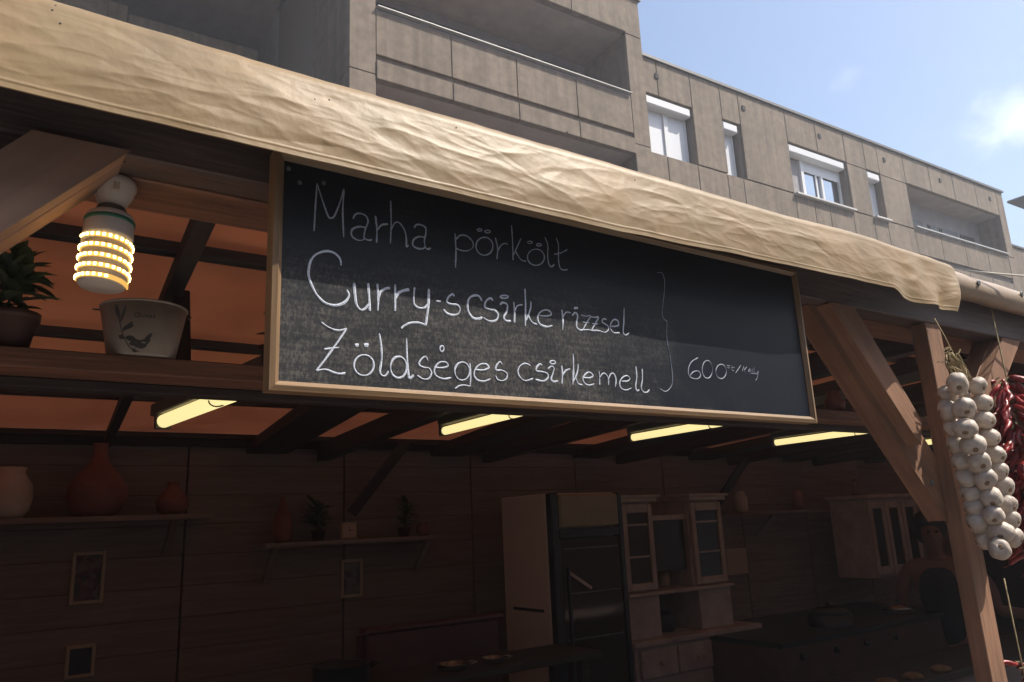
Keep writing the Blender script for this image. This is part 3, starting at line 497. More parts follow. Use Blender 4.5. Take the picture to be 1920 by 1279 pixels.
for k in range(4):
    a, b = cor[k], cor[(k+1) % 4]; x = Vector((b[0]-a[0], 0, b[1]-a[1])).normalized(); y = Vector((0, 1, 0)); zz = x.cross(y)
    o3 = Vector((a[0], .98, a[1])); mw = Matrix(((x.x, y.x, zz.x, o3.x), (x.y, y.y, zz.y, o3.y), (x.z, y.z, zz.z, o3.z), (0, 0, 0, 1))); inv = mw.inverted(); v = []
    for c in (a, b):
        for d, yy in prof: v.append(inv @ Vector((c[0]+c[2]*d, yy, c[1]+c[3]*d)))
    n = len(prof); f = [(i, (i+1) % n, n+(i+1) % n, n+i) for i in range(n)]+[tuple(range(n)), tuple(range(2*n-1, n-1, -1))]
    mobj('frame_rail', v, f, M['frame'], bd, mw)
for px, py in ((562, 342), (607, 343), (541, 316)):
    p = P(px, py, YF-.001); bm = bmesh.new(); bmesh.ops.create_uvsphere(bm, u_segments=10, v_segments=6, radius=.0035); bmesh.ops.scale(bm, vec=(1, .4, 1), verts=bm.verts); bobj('screw', bm, M['galv'], bd, T(p), True)
def write(name, strokes, m, base=.00135, label=None):
    bm = bmesh.new(); rnd = random.Random(3)
    for s in strokes:
        w_ = s[0]; pts = smoothline([(p[0]/1000, 0, p[1]/1000) for p in s[1:]], 6); n = len(pts); prev = None
        for i, p in enumerate(pts):
            t = (pts[min(i+1, n-1)]-pts[max(i-1, 0)]).normalized(); nrm = Vector((-t.z, 0, t.x))
            ww = base*(.55+.62*w_)*(.8+.45*noise.noise(Vector((p.x*60, p.z*60, w_))))*(1 if 0 < i < n-1 else .7)
            a = bm.verts.new((p.x+nrm.x*ww, YF-.0005, z(p.z+nrm.z*ww))); b = bm.verts.new((p.x-nrm.x*ww, YF-.0005, z(p.z-nrm.z*ww)))
            c = bm.verts.new((p.x, YF-.0011, z(p.z)))
            if prev: bm.faces.new((prev[0], a, c, prev[2])); bm.faces.new((prev[2], c, b, prev[1]))
            prev = (a, b, c)
    o = bobj(name, bm, m, bd); o['kind'] = 'stuff' if name == 'chalk_writing' else ''
    if name != 'chalk_writing': del o['kind']
    if label: o['label'] = label
write('chalk_writing', INK['marha'], M['chalk_t'], label='top chalk line reading Marha pörkölt')
write('chalk_writing', INK['curry'], M['chalk'], label='middle chalk line Curry-s csirke rizzsel')
write('chalk_writing', INK['zold'], M['chalk'], label='bottom chalk line Zöldséges csirkemell')
write('chalk_bracket', INK['brace'], M['chalk_t'], .0009, label='thin curly bracket joining the three lines')
write('chalk_price', INK['price'], M['chalk_t'], .0011, label='chalk price 600 Ft per portion')
# ================================================================ tarpaulins
def lerp_tab(t, x):
    if x <= t[0][0]: return t[0][1]
    for (a, b), (c, d) in zip(t, t[1:]):
        if x <= c: k = (x-a)/(c-a); k = k*k*(3-2*k) if len(t) > 2 else k; return b+(d-b)*k
    return t[-1][1]
YBT = [(-1, .902), (.5, .902), (.85, .900), (1.15, .892), (1.4, .89), (1.6, .895), (2.1, .905)]
RB = [(-1, .53), (.9, .529), (1.1, .533), (1.31, .540), (1.58, .545), (1.72, .548), (1.88, .549), (1.94, .530), (1.99, .524), (2.07, .527), (2.2, .5245)]
RT = [(-1, .664), (.2, .661), (.65, .661), (.9, .664), (1.42, .664), (1.75, .672), (2.0, .666), (2.2, .658)]
def ridged(v, s):
    return 1-abs(noise.noise(v*s))*2
def crumple(X, h):
    v = Vector((X, h*1.6, 0)); wq = noise.noise_vector(v*2.3)*.07; u = v+wq
    a = ridged(Vector((u.x*1.7+u.y*1.2, u.y*4.6, 1)), 1.5); b = ridged(Vector((u.x*4.2-u.y*3, u.y*8, 5)), 1.2); c = noise.noise(Vector((u.x*14, u.y*30, 9))); d = noise.noise(Vector((X*40, h*55, 3)))
    e = noise.noise(Vector((u.x*3.2, u.y*5, 20)))
    g = 0
    for s, am in ((7, .0010), (15, .0007), (31, .0004)):
        q = Vector((u.x*s*.38+s, u.y*s*.8, s)); r = Matrix.Rotation((.35, -.3, .9)[(7, 15, 31).index(s)], 3, 'Z') @ q; g += am*(1-2*abs(noise.noise(r)))**3*2
        dd, _ = noise.voronoi(q*.8+noise.noise_vector(q)*.3); g += am*1.3*min(.5, dd[1]-dd[0])
    return .0009*a*a+.0008*b*b*b+.0004*c+.0003*d+.0018*e+g*.7
import numpy as np
def crease_field(X, H):
    r_ = np.random.RandomState(11); D = np.zeros_like(X)
    for k in range(230):
        cx = r_.uniform(-.8, 2.1); ch = r_.uniform(.46, .64); steep = r_.rand() < .22
        an = r_.uniform(1.1, 1.9) if steep else r_.normal(-.22, .33); L_ = r_.uniform(.04, .10) if steep else r_.uniform(.08, .34); big = r_.rand() < .18
        w1 = r_.uniform(.005, .02)*(1.5 if big else 1); w2 = w1*r_.uniform(.25, .6)
        if r_.rand() < .5: w1, w2 = w2, w1
        am = (r_.uniform(.0009, .0024) if big else r_.uniform(.0004, .0012))*(1 if r_.rand() < .6 else -1); cv = r_.normal(0, 1.2)
        dx, dh = X-cx, H-ch; a = dx*cos(an)+dh*sin(an); d = -dx*sin(an)+dh*cos(an)-cv*a*a
        D += .5*am*np.where(d > 0, np.exp(-d/w1), np.exp(d/w2))*np.clip(1-(a/(L_/2))**2, 0, 1)**.7
    return D
def front_tarp():
    nx = 900; x0, x1 = -.75, 1.992; v = []; f = []; nt_ = 70
    CX, CH = np.meshgrid(np.linspace(x0, x1, nx+1), np.linspace(.46, .65, 160), indexing='ij'); CFD = crease_field(CX, CH)
    for i in range(nx+1):
        X = x0+(x1-x0)*i/nx; yb = lerp_tab(YBT, X); zb = lerp_tab(RB, X/yb)*yb; yt = yb+.012; top = lerp_tab(RT, X/(yt+.021))*(yt+.021); drape = max(0, (X-1.55)/.5)
        zr = top-.026
        prof_ = []
        for j in range(91):
            t = j/90; Y = yb+(yt-yb)*(t**.8); Z = zb+(zr-zb)*t; Y -= .003*sin(pi*t)
            amp = min(1, t*3+.25)
            Y -= (crumple(X, Z)*.8+CFD[i, min(159, max(0, int((Z-.46)/.19*159)))])*amp*(1-.4*max(0, t-.8)/.2)
            Y -= drape*(.009*sin(X*38+t*2.2)+.005*sin(X*71-t*3))*(1-t)**.7
            Z += .0008*noise.noise(Vector((X*18, 0, 7)))*(1-t); Y -= .0009*max(0, 1-abs(t-.085)/.018)
            prof_.append((Y, Z))
        bul = .006*noise.noise(Vector((X*2.6, 3, 3)))+.003*noise.noise(Vector((X*9, 3, 8)))
        for j in range(1, 14):
            t = j/13; an = pi/2*t; R_ = .027
            prof_.append((yt+R_-R_*cos(an)-(crumple(X, zr)*.8+CFD[i, min(159, max(0, int((zr-.46)/.19*159)))])*.6*(1-t), zr+R_*.94*sin(an)+bul*t*.5+.0012*noise.noise(Vector((X*30, t*3, 2)))))
        ye, ze = prof_[-1]
        for j in range(1, 12):
            t = j/11; Y = ye+t*.52; prof_.append((Y, ze*(1-t)+t*(rz(Y)+.036)-.004*sin(pi*t)+.004*noise.noise(Vector((X*6, Y*6, 1)))))
        n_ = len(prof_)
        for j, (Y, Z) in enumerate(prof_): v.append((X+max(0, (X-1.75)/.242)**2*.055*min(1, j/90), Y, z(Z)))
    for i in range(nx):
        for j in range(n_-1): a = i*n_+j; f.append((a, a+n_, a+n_+1, a+1))
    tp = empty('tarpaulin', (.7, 1.0, z(.49)), 'crumpled beige tarpaulin folded over the stall front with its hem hanging above the chalkboard', 'tarpaulin')
    o = mobj('tarpaulin_sheet', v, f, M['tarp'], tp, None, True)
    md = o.modifiers.new('thick', 'SOLIDIFY'); md.thickness = .0012; md.offset = 1
    # little punched holes and stains
    for px, py in ((113, 45), (98, 20), (590, 187), (617, 188), (855, 240), (1063, 248), (1190, 338), (104, 12)):
        p = P(px, py, .915)
        for _ in range(3): q = min(v, key=lambda c: (c[0]-p.x)**2+(c[2]-p.z)**2+.3*max(0, c[1]-1)**2+(0 if c[1] < .99 else 1)); p = P(px, py, q[1]-.0005)
        bm = bmesh.new(); bmesh.ops.create_uvsphere(bm, u_segments=8, v_segments=5, radius=.0016); bobj('eyelet', bm, M['dark'], tp, T(p), True)
front_tarp()
def roll_tarp():
    nx = 300; x0, x1 = 2.0, XR+.05; v = []; f = []
    pr = [(.985, .556), (.962, .557), (.950, .562), (.943, .572), (.940, .588), (.944, .604), (.953, .615), (.968, .622), (.99, .623), (1.1, .62), (1.4, rz(1.4)+.03)]
    for i in range(nx+1):
        X = x0+(x1-x0)*i/nx; s = .004*noise.noise(Vector((X*2.5, 0, 0)))-.006*min(1, max(0, (X-2.1)))+(0.006 if X < 2.2 else 0)*(1-(X-2.0)/.2 if X < 2.2 else 0)
        for j, (Y, Z) in enumerate(pr): v.append((X, Y+.003*noise.noise(Vector((X*7, j*.7, 1))), z(Z+s+.0025*noise.noise(Vector((X*9, j*.6, 5))))))
    n_ = len(pr)
    for i in range(nx):
        for j in range(n_-1): a = i*n_+j; f.append((a, a+n_, a+n_+1, a+1))
    tp = empty('tarpaulin', (3, 1.0, z(.56)), 'paler taut tarpaulin edge rolled tight over the beam at the far right, fixed with eyelets', 'tarpaulin')
    o = mobj('tarpaulin_sheet', v, f, M['tarp2'], tp, None, True); o.modifiers.new('thick', 'SOLIDIFY').thickness = .0015
    for px, py in ((1833, 531), (1914, 552)):
        p = P(px, py, .941); bm = bmesh.new(); lathe_bm(bm, [(.004, 0), (.0075, .001), (.0085, .003), (.007, .005), (.003, .003)], 14); bobj('eyelet', bm, M['galv'], tp, T(p) @ Matrix.Rotation(pi/2, 4, 'X'), True)
    for X in (2.95, 3.4, 3.9, 4.4):
        bm = bmesh.new(); lathe_bm(bm, [(.004, 0), (.0075, .001), (.0085, .003), (.007, .005), (.003, .003)], 14); bobj('eyelet', bm, M['galv'], tp, T((X, .941, z(.588))) @ Matrix.Rotation(pi/2, 4, 'X'), True)
roll_tarp()
a = P(1813, 508, .95); q = Vector((5.2, .2, 0)); b = P(1920, 503, .9); dirv = (b-a); e_ = a+dirv*14; e_.z -= .1
tag(tube('rope', [a+(e_-a)*t+Vector((0, 0, -.25*t*(1-t))) for t in [i/30 for i in range(31)]], .0028, M['rope']), 'thin white rope running from the tarpaulin top off to the right', 'rope')
# ================================================================ spiral lamp
lc = Vector((.117, 1.078, z(.473))); tilt = Matrix.Rotation(RD(2.5), 4, 'Y') @ Matrix.Rotation(RD(-3), 4, 'X')
lp = empty('spiral_lamp', lc, 'lit white lamp with glowing spiral strip, screwed to the beam above the tin bucket', 'lamp')
LM = T(lc) @ tilt @ Matrix.Diagonal((.91, .91, .86, 1))
def ll(name, prof_, m, seg=32, par=None): return lathe(name, prof_, m, par or lp, LM, seg)
ll('lamp_holder', [(.026, 0), (.030, -.003), (.030, -.012), (.026, -.026), (.020, -.040), (.017, -.043), (.017, -.047)][::-1], M['porcelain'], 12)
box('slot', (-.004, -.0288, -.028), (.004, -.024, -.010), M['picf'], lp, .001, LM)
ll('screw_cap', [(.019, -.047), (.020, -.049), (.019, -.052), (.021, -.055), (.022, -.058)][::-1], M['galv'])
ll('lamp_body', [(.0, -.056), (.026, -.058), (.030, -.061), (.0325, -.066), (.033, -.089), (.0335, -.096), (.0335, -.108), (.029, -.110), (.0, -.110)][::-1], M['plastic'])
ll('green_ring', [(.0331, -.069), (.0337, -.070), (.0337, -.0745), (.0331, -.0755)][::-1], M['green'])
ll('lamp_column', [(.0, -.109), (.0305, -.109), (.0312, -.112), (.0318, -.172), (.029, -.176), (0, -.177)][::-1], M['porcelain'])
hel = bmesh.new(); ledb = bmesh.new(); R0 = .0332; turns = 4.45; n_ = 360; prev = None; zt, zb_ = -.103, -.174
for i in range(n_+1):
    t = i/n_; th = RD(-175)+t*turns*2*pi; zz = zt+(zb_-zt)*t; R1 = R0+.0004
    c = Vector((cos(th)*R1, sin(th)*R1, zz)); cur = [hel.verts.new(c+Vector((0, 0, d))) for d in (.0034, -.0034)]+[hel.verts.new(c*Vector((0, 0, 1)).length if False else Vector((cos(th)*(R1-.002), sin(th)*(R1-.002), zz+d))) for d in (-.0034, .0034)]
    if prev:
        for k in range(4): hel.faces.new((prev[k], prev[(k+1) % 4], cur[(k+1) % 4], cur[k]))
    prev = cur
    if i % 3 == 1 and i < 345:
        n2 = Vector((cos(th), sin(th), 0)); tt = Vector((-sin(th), cos(th), 0)); c2 = n2*(R1+.0004)+Vector((0, 0, zz)); q = []
        for dx, dz in ((-1, -1), (1, -1), (1, 1), (-1, 1)): q.append((dx, dz))
        lo = [ledb.verts.new(c2+tt*dx*.0019+Vector((0, 0, dz*.0021))) for dx, dz in q]; hi = [ledb.verts.new(c2+n2*.0016+tt*dx*.0014+Vector((0, 0, dz*.0016))) for dx, dz in q]
        ledb.faces.new(hi)
        for k in range(4): ledb.faces.new((lo[k], lo[(k+1) % 4], hi[(k+1) % 4], hi[k]))
bobj('light_strip', hel, M['amber'], lp, LM)
tag(bobj('light_diodes', ledb, M['led'], lp, LM), kind='stuff')
# ================================================================ tubes
proto = None; TL = ['shortest looking', '']
labs = ['lit fluorescent tube left of the chalkboard under the shelf plank, nearest the camera', 'lit fluorescent tube below the middle of the chalkboard left half', 'lit fluorescent tube below the right half of the chalkboard', 'lit fluorescent tube just right of the chalkboard corner', 'lit fluorescent tube mostly hidden behind the diagonal brace', 'lit fluorescent tube farthest right, behind the post']
for i, X in enumerate(tubeX[:5]):
    e = empty('fluorescent_lamp', (X, 2.18, z(.37)), labs[i], 'lamp', 'fluorescent tubes under the stall rafters')
    R_ = .021 if i == 0 else .0155
    LT = T((X, 2.18, z(.37))) if i else T((.515, 2.24, z(.37))) @ Matrix.Rotation(RD(7), 4, 'Z')
    if i == 0: tb = tube('light_tube', [(0, -.34, 0), (0, .36, 0)], R_, M['tube'], e, 14, LT)
    elif i == 1: tb = tube('light_tube', [(0, -.41, 0), (0, .41, 0)], R_, M['tube'], e, 14, LT); tm = tb.data
    else: tb = link(bpy.data.objects.new('light_tube', tm), e, LT)
    if i < 2: hb = box('housing', (-.022, -.43, .022), (.022, .43, .062), M['batten'], e, .004, LT); hm = hb.data
    else: link(bpy.data.objects.new('housing', hm), e, LT)
    for yy in ((-.36, .36) if i == 0 else (-.43, .41)):
        if i == 0 and yy < 0 or i == 1 and yy < 0:
            cb = box('end_cap', (-R_-.003, 0, -R_-.003), (R_+.003, .02, .03), M['batten'], e, .003, LT @ T((0, yy, 0))); em = cb.data
        else: link(bpy.data.objects.new('end_cap', em), e, LT @ T((0, yy, 0)))
    X = LT.translation.x
    tube('cable', [(X+cos(a)*(R_+.003), 2.12+.01*sin(a*2), z(.37)+sin(a)*(R_+.003)) for a in [RD(200+k*16) for k in range(14)]]+[(X+.01, 2.12, z(.44))], .002, M['cable'], e, 6)
# ================================================================ things on the shelf plank
zs = .331                                        # top of the plank
def cone_r(h, r0, r1, H): return r0+(r1-r0)*h/H
pc = P(266, 655, 1.545); pc.z = z(zs)
bk = empty('tin_bucket', pc, 'cream tin bucket printed with an olive twig and a word, standing on the shelf plank', 'bucket')
H, r0, r1 = .098, .057, .0745
Mb = T(pc)
lathe('bucket_body', [(0, .001), (r0, .001), (r0+.001, .004), (r1, H-.002), (r1-.002, H-.002), (r0-.002, .006), (0, .005)], M['bucket'], bk, Mb, 40)
bm = bmesh.new(); rg = [(r1*cos(a), r1*sin(a), H) for a in [2*pi*k/40 for k in range(41)]]; sweep(bm, rg, .0022, 8, False); bobj('rim', bm, M['bucket'], bk, Mb, True)
tube('handle', [(-(r1+.002)*1.0, 0, H-.008), (-(r1+.01), .015, H-.004), (-.05, .06, H+.006), (0, .078, H+.012), (.05, .06, H+.008), (r1+.012, .012, H-.002), (r1+.004, 0, H-.01)], .0014, M['galv'], bk, 6, Mb)
fa = math.atan2(-pc.y, -pc.x)                   # direction that faces the passage
def on_cone(u, h, off=.0008):
    r = cone_r(h, r0, r1, H)+off; an = fa+u/r; return Vector((cos(an)*r, sin(an)*r, h))
def cleaf(bm, u, h, ang, ln, wd):
    pts = []
    for k in range(9): t = k/8; pts.append((t*ln, wd*sin(pi*t)**.8))
    up = [(a, b) for a, b in pts]+[(a, -b) for a, b in pts[::-1][1:-1]]
    vs = [bm.verts.new(on_cone(u+a*cos(ang)-b*sin(ang), h+a*sin(ang)+b*cos(ang))) for a, b in up]; bm.faces.new(vs)
def cline(bm, pts, w_=.0009):
    q = smoothline([(a, 0, b) for a, b in pts], 5); pr = None
    for i, p in enumerate(q):
        t = (q[min(i+1, len(q)-1)]-q[max(i-1, 0)]).normalized(); a = bm.verts.new(on_cone(p.x-t.z*w_, p.z+t.x*w_)); b = bm.verts.new(on_cone(p.x+t.z*w_, p.z-t.x*w_))
        if pr: bm.faces.new((pr[0], a, b, pr[1]))
        pr = (a, b)
bm = bmesh.new(); sx = 1
cline(bm, [(-.048, .088), (-.042, .06), (-.034, .035), (-.020, .012), (-.005, .004)])
for u, h, a, l_, w_ in ((-.042, .062, 1.9, .030, .004), (-.040, .056, 1.3, .032, .003), (-.036, .045, .3, .022, .004), (-.036, .04, .75, .026, .0035), (-.030, .03, -.2, .020, .005), (-.022, .018, .2, .022, .006), (-.012, .012, .55, .030, .006), (.002, .022, .9, .022, .0035), (-.01, .014, .1, .018, .005), (-.03, .028, 2.7, .014, .004), (-.016, .01, -.8, .010, .003)):
    cleaf(bm, u, h, a, l_, w_)
bobj('olive_twig_print', bm, M['ink'], bk, Mb)
bm = bmesh.new(); wz = .066
def wd_(pts, dx): cline(bm, [(dx+a*.0075, wz+b*.0075) for a, b in pts], .00065)
wd_([(.5, 1), (0, .9), (-.1, .3), (.2, -.1), (.7, .1), (.7, .8), (.4, 1), (.1, .8)], -.014); wd_([(1, 1.2), (.95, .2), (1.2, -.1)], -.014); wd_([(1.5, .7), (1.5, 0), (1.8, .1)], -.014)
wd_([(2.0, .7), (2.2, 0), (2.6, .7)], -.014); wd_([(3.3, .6), (2.8, .6), (2.8, 0), (3.3, .1), (3.4, .6), (3.5, 0)], -.014); wd_([(4.3, .7), (3.9, .5), (4.3, .3), (3.9, 0)], -.014)
bobj('word_print', bm, M['ink'], bk, Mb)
def blade(bm, base, d, ln, wd, droop=.35, seg=5, fold=.25):
    d = Vector(d).normalized(); side = d.cross(Vector((0, 0, 1)));
    if side.length < .1: side = Vector((1, 0, 0))
    side.normalize(); pr = None; p = Vector(base)
    for k in range(seg+1):
        t = k/seg; ww = wd*sin(pi*min(.98, t*.86+.10))**.9 if k < seg else 0.0003
        up = side.cross(d).normalized(); a = bm.verts.new(p+side*ww+up*ww*fold); b = bm.verts.new(p-side*ww+up*ww*fold); c = bm.verts.new(p)
        if pr: bm.faces.new((pr[0], a, c, pr[2])); bm.faces.new((pr[2], c, b, pr[1]))
        pr = (a, b, c); d = (d+Vector((0, 0, -droop/seg))).normalized(); p = p+d*ln/seg
def potted(name, c, pr_, label, cat, nleaf, ln, wd, hs, seed, group=None, mleaf='leaf', potm='pot', parts=True, spread=.9, stems=1):
    e = empty(name, c, label, cat, group); H_, a_, b_ = pr_; rnd = random.Random(seed)
    lathe('pot', [(0, 0), (a_, 0), (b_*.96, H_*.82), (b_*1.06, H_*.82), (b_*1.08, H_), (b_*.98, H_), (b_*.94, H_*.86), (0, H_*.86)], M[potm], e, T(c), 24)
    for s in range(stems):
        ox, oy = rnd.uniform(-.3, .3)*b_*(stems > 1), rnd.uniform(-.3, .3)*b_*(stems > 1)
        tube('stem', [(ox, oy, H_*.8), (ox*1.2+.004, oy*1.2, H_+hs*.5), (ox*1.5, oy*1.5, H_+hs)], [.003, .0025, .0015], M['leaf'], e, 6, T(c))
        for k in range(nleaf//stems):
            bm = bmesh.new(); h = H_+hs*(.08+.92*rnd.random()); an = k*2.4+rnd.random(); el = rnd.uniform(-.1, spread)
            blade(bm, (ox*1.3, oy*1.3, h), (cos(an)*cos(el), sin(an)*cos(el), sin(el)), ln*rnd.uniform(.7, 1.15), wd*rnd.uniform(.8, 1.2)); o = bobj('leaf', bm, M[mleaf], e, T(c))
    return e
c = P(14, 655, 1.545); c.z = z(zs)
potted('potted_plant', c, (.066, .030, .042), 'spiky leafed plant in a dark pot at the left end of the shelf plank', 'potted plant', 78, .070, .0105, .095, 4, stems=3)
c = P(522, 655, 1.545); c.z = z(zs)
potted('potted_plant', c, (.05, .028, .038), 'small leafy plant half hidden behind the left frame of the chalkboard', 'potted plant', 16, .04, .011, .10, 8, stems=3, spread=.5)
for px, lab, s in ((1565, 'small brown clay jug on the shelf plank behind the brace', 1.0), (1612, 'smaller clay jug on the shelf plank, right of the other jug behind the brace', .75)):
    c = P(px, 760, 1.55); c.z = z(zs); e = empty('clay_jug', c, lab, 'jug')
    lathe('jug_body', [(0, 0), (.022*s, 0), (.034*s, .02*s), (.036*s, .035*s), (.024*s, .055*s), (.019*s, .065*s), (.024*s, .075*s), (.021*s, .075*s), (.015*s, .06*s), (0, .06*s)], M['clay'], e, T(c), 24)
    tube('handle', [(.022*s, 0, .068*s), (.045*s, 0, .066*s), (.05*s, 0, .045*s), (.034*s, 0, .028*s)], .0035*s, M['clay'], e, 7, T(c))
# ================================================================ garlic braid
gb = empty('garlic_braid', P(1850, 850, .95), 'thick braid of white garlic bulbs hanging on a string in front of the post', 'garlic braid')
def bulb_mesh(seed):
    bm = bmesh.new(); R_ = .0262; nl = random.Random(seed).choice((6, 7, 8))
    prf = [(0.001, -.0205), (.007, -.0215), (.014, -.0215), (.0215, -.0165), (.0255, -.008), (.0262, 0), (.0245, .008), (.0195, .015), (.0125, .020), (.007, .0245), (.0045, .031), (.004, .038)]
    def fn(r, zz, th):
        k = 1+.075*(abs(cos(th*nl/2+seed))-.5)*(1 if r > .01 else 0); q = .04*sin(th+seed*2); return (r*k*(1+q)*cos(th), r*k*(1-q)*sin(th), zz*(1+.03*cos(2*th)))
    lathe_bm(bm, prf, 32, fn=fn); bmesh.ops.recalc_face_normals(bm, faces=bm.faces)
    me = bpy.data.meshes.new('garlic_bulb'); bm.to_mesh(me); bm.free(); me.materials.append(M['garlic'])
    for p in me.polygons: p.use_smooth = True
    return me
BMs = [bulb_mesh(i) for i in range(5)]
rb = bmesh.new(); lathe_bm(rb, [(.0, -.0222), (.003, -.0232), (.0055, -.0224), (.0066, -.0214), (.006, -.0206)], 14); bmesh.ops.recalc_face_normals(rb, faces=rb.faces); rme = bpy.data.meshes.new('root_plate'); rb.to_mesh(rme); rb.free(); rme.materials.append(M['root'])
Mc = [(290, 240), (325, 380), (335, 495), (380, 588), (415, 690), (450, 785), (485, 890), (495, 990), (535, 1085), (530, 1187)]
Rc = [(402, 256), (428, 350), (440, 450), (468, 545), (500, 645), (522, 740), (552, 832), (565, 935), (585, 1015), (605, 1118)]
Lc = [(238, 303), (238, 392), (272, 495), (292, 590), (315, 685), (340, 775), (370, 863), (392, 945), (407, 1033), (447, 1130)]
rnd = random.Random(5)
def put_bulb(zx, zy, Y, rd, sc):
    p = P(1700+zx/3.045, 640+zy/3.045, Y); d = Vector(rd); d += Vector((rnd.uniform(-.18, .18), rnd.uniform(-.15, .15), rnd.uniform(-.15, .15))); d.normalize()
    q = (-d).to_track_quat('Z', 'Y').to_matrix().to_4x4(); mw = T(p) @ q @ Matrix.Rotation(rnd.uniform(0, 6.28), 4, 'Z') @ Matrix.Diagonal((sc*rnd.uniform(.84, 1.1), sc*rnd.uniform(.86, 1.1), sc*rnd.uniform(.85, 1.12), 1))
    o = link(bpy.data.objects.new('garlic_bulb', rnd.choice(BMs)), gb, mw); link(bpy.data.objects.new('root_plate', rme), o, mw)
for i, c in enumerate(Mc): put_bulb(*c, .915, (-.80+rnd.uniform(-.1, .35), -.42, -.62 if i < 9 else .3), 1.04)
for i, c in enumerate(Rc): put_bulb(*c, .935, (-.05, -.95, -.45), .98)
for i, c in enumerate(Lc): put_bulb(*c, .955, (-.55, .75, -.35), .96)
for i in range(9): put_bulb((Mc[i][0]+Mc[i+1][0])/2, (Mc[i][1]+Mc[i+1][1])/2, .965, (.3, .6, -.2), .95)
s0 = P(1752, 597, .985); s1 = P(1792, 672, .95); s2 = P(1800, 705, .94); s3 = P(1860, 960, .95)
tube('string', [s0, s0.lerp(s1, .5)+Vector((0, 0, .004)), s1, s2], .0016, M['straw'], gb, 6)
bm = bmesh.new()
for k in range(46):
    a = P(1787+rnd.uniform(-14, 14), 668+rnd.uniform(-8, 22), .945+rnd.uniform(-.02, .02)); b = s2+Vector((rnd.uniform(-.02, .02), rnd.uniform(-.02, .02), -.015)); mid = a.lerp(b, .5)+Vector((rnd.uniform(-.02, .02), rnd.uniform(-.01, .01), rnd.uniform(0, .012)))
    sweep(bm, smoothline([a, mid, b], 3), .0011+.001*rnd.random(), 5)
for k in range(30):
    a = P(1770+rnd.uniform(-4, 30), 650+rnd.uniform(0, 40), .945); d = Vector((rnd.uniform(-.02, .02), rnd.uniform(-.015, .015), rnd.uniform(-.022, .008))); sweep(bm, smoothline([a, a+d*.5+Vector((0, 0, .004)), a+d], 3), .001, 4)
tag(bobj('stalk_bundle', bm, M['straw'], gb, None, True), kind='stuff')
# ================================================================ chilli strings
def chili_mesh(seed):
    r_ = random.Random(seed); n = 9; ln = r_.uniform(.075, .105); R_ = r_.uniform(.0070, .0095); pts = []; rad = []; bend = r_.uniform(-.4, .5)
    for k in range(n+1):
        t = k/n; pts.append((bend*ln*t*t*.6+.004*sin(t*7+seed), .003*sin(t*9+seed), -ln*t)); rad.append(max(.0006, R_*(sin(pi*min(1, t*.55+.22))**1.2)*(1-t**3)*(1+.12*sin(t*17+seed))))
    bm = bmesh.new(); sweep(bm, pts, rad, 9); bmesh.ops.recalc_face_normals(bm, faces=bm.faces); me = bpy.data.meshes.new('chilli'); bm.to_mesh(me); bm.free(); me.materials.append(M['chili'])
    for p in me.polygons: p.use_smooth = True
    return me
CMs = [chili_mesh(i) for i in range(7)]
smb = bmesh.new(); sweep(smb, [(0, 0, -.002), (0, 0, .006), (.002, 0, .018)], [.0042, .0028, .0013], 6); sme = bpy.data.meshes.new('stalk'); smb.to_mesh(sme); smb.free(); sme.materials.append(M['chili_s'])
def chili_string(x0, y0, zt_, zb2, lab, n, R2, seed, lean=.03):
    r_ = random.Random(seed); e = empty('chilli_string', (x0, y0, z(zt_)), lab, 'chilli string', 'strings of dried chillies hung beside the garlic')
    tube('string', [(x0-.01, y0, z(min(.55, zt_+.2))), (x0, y0, z(zt_)), (x0+lean, y0, z(zb2+.05))], .002, M['straw'], e, 6)
    for k in range(n):
        t = k/n; h = zt_-(zt_-zb2)*t; an = r_.uniform(0, 2*pi); el = r_.uniform(.15, 1.25)
        if k < 5: el = r_.uniform(-.25, .35)
        d = Vector((cos(an)*sin(el+.3), sin(an)*sin(el+.3), -cos(el))); d = Vector((cos(an)*cos(el-.5), sin(an)*cos(el-.5), -sin(el+.15))).normalized()
        q = (-d).to_track_quat('Z', 'Y').to_matrix().to_4x4(); rr = R2*r_.uniform(.1, .5)
        mw = T((x0+lean*t+cos(an)*rr, y0+sin(an)*rr*.8, z(h))) @ q @ Matrix.Rotation(r_.uniform(0, 6.28), 4, 'Z') @ Matrix.Scale(r_.uniform(.85, 1.15), 4)
        o = link(bpy.data.objects.new('chilli', r_.choice(CMs)), e, mw)
        if k % 2 == 0: link(bpy.data.objects.new('stalk', sme), o, mw)
cc = P(1892, 715, .97)
chili_string(cc.x, .975, cc.z-ZC+.01, -.12, 'string of dark red dried chillies right behind the garlic braid', 200, .085, 2)
chili_string(cc.x+.26, .99, .33, -.35, 'string of dark red dried chillies cut off by the right edge of the picture', 120, .07, 3)
c = P(1902, 1270, 1.0)
chili_string(c.x+.05, 1.0, c.z-ZC+.03, c.z-ZC-.3, 'lower string of red chillies at the bottom right corner beside the post', 40, .05, 9)

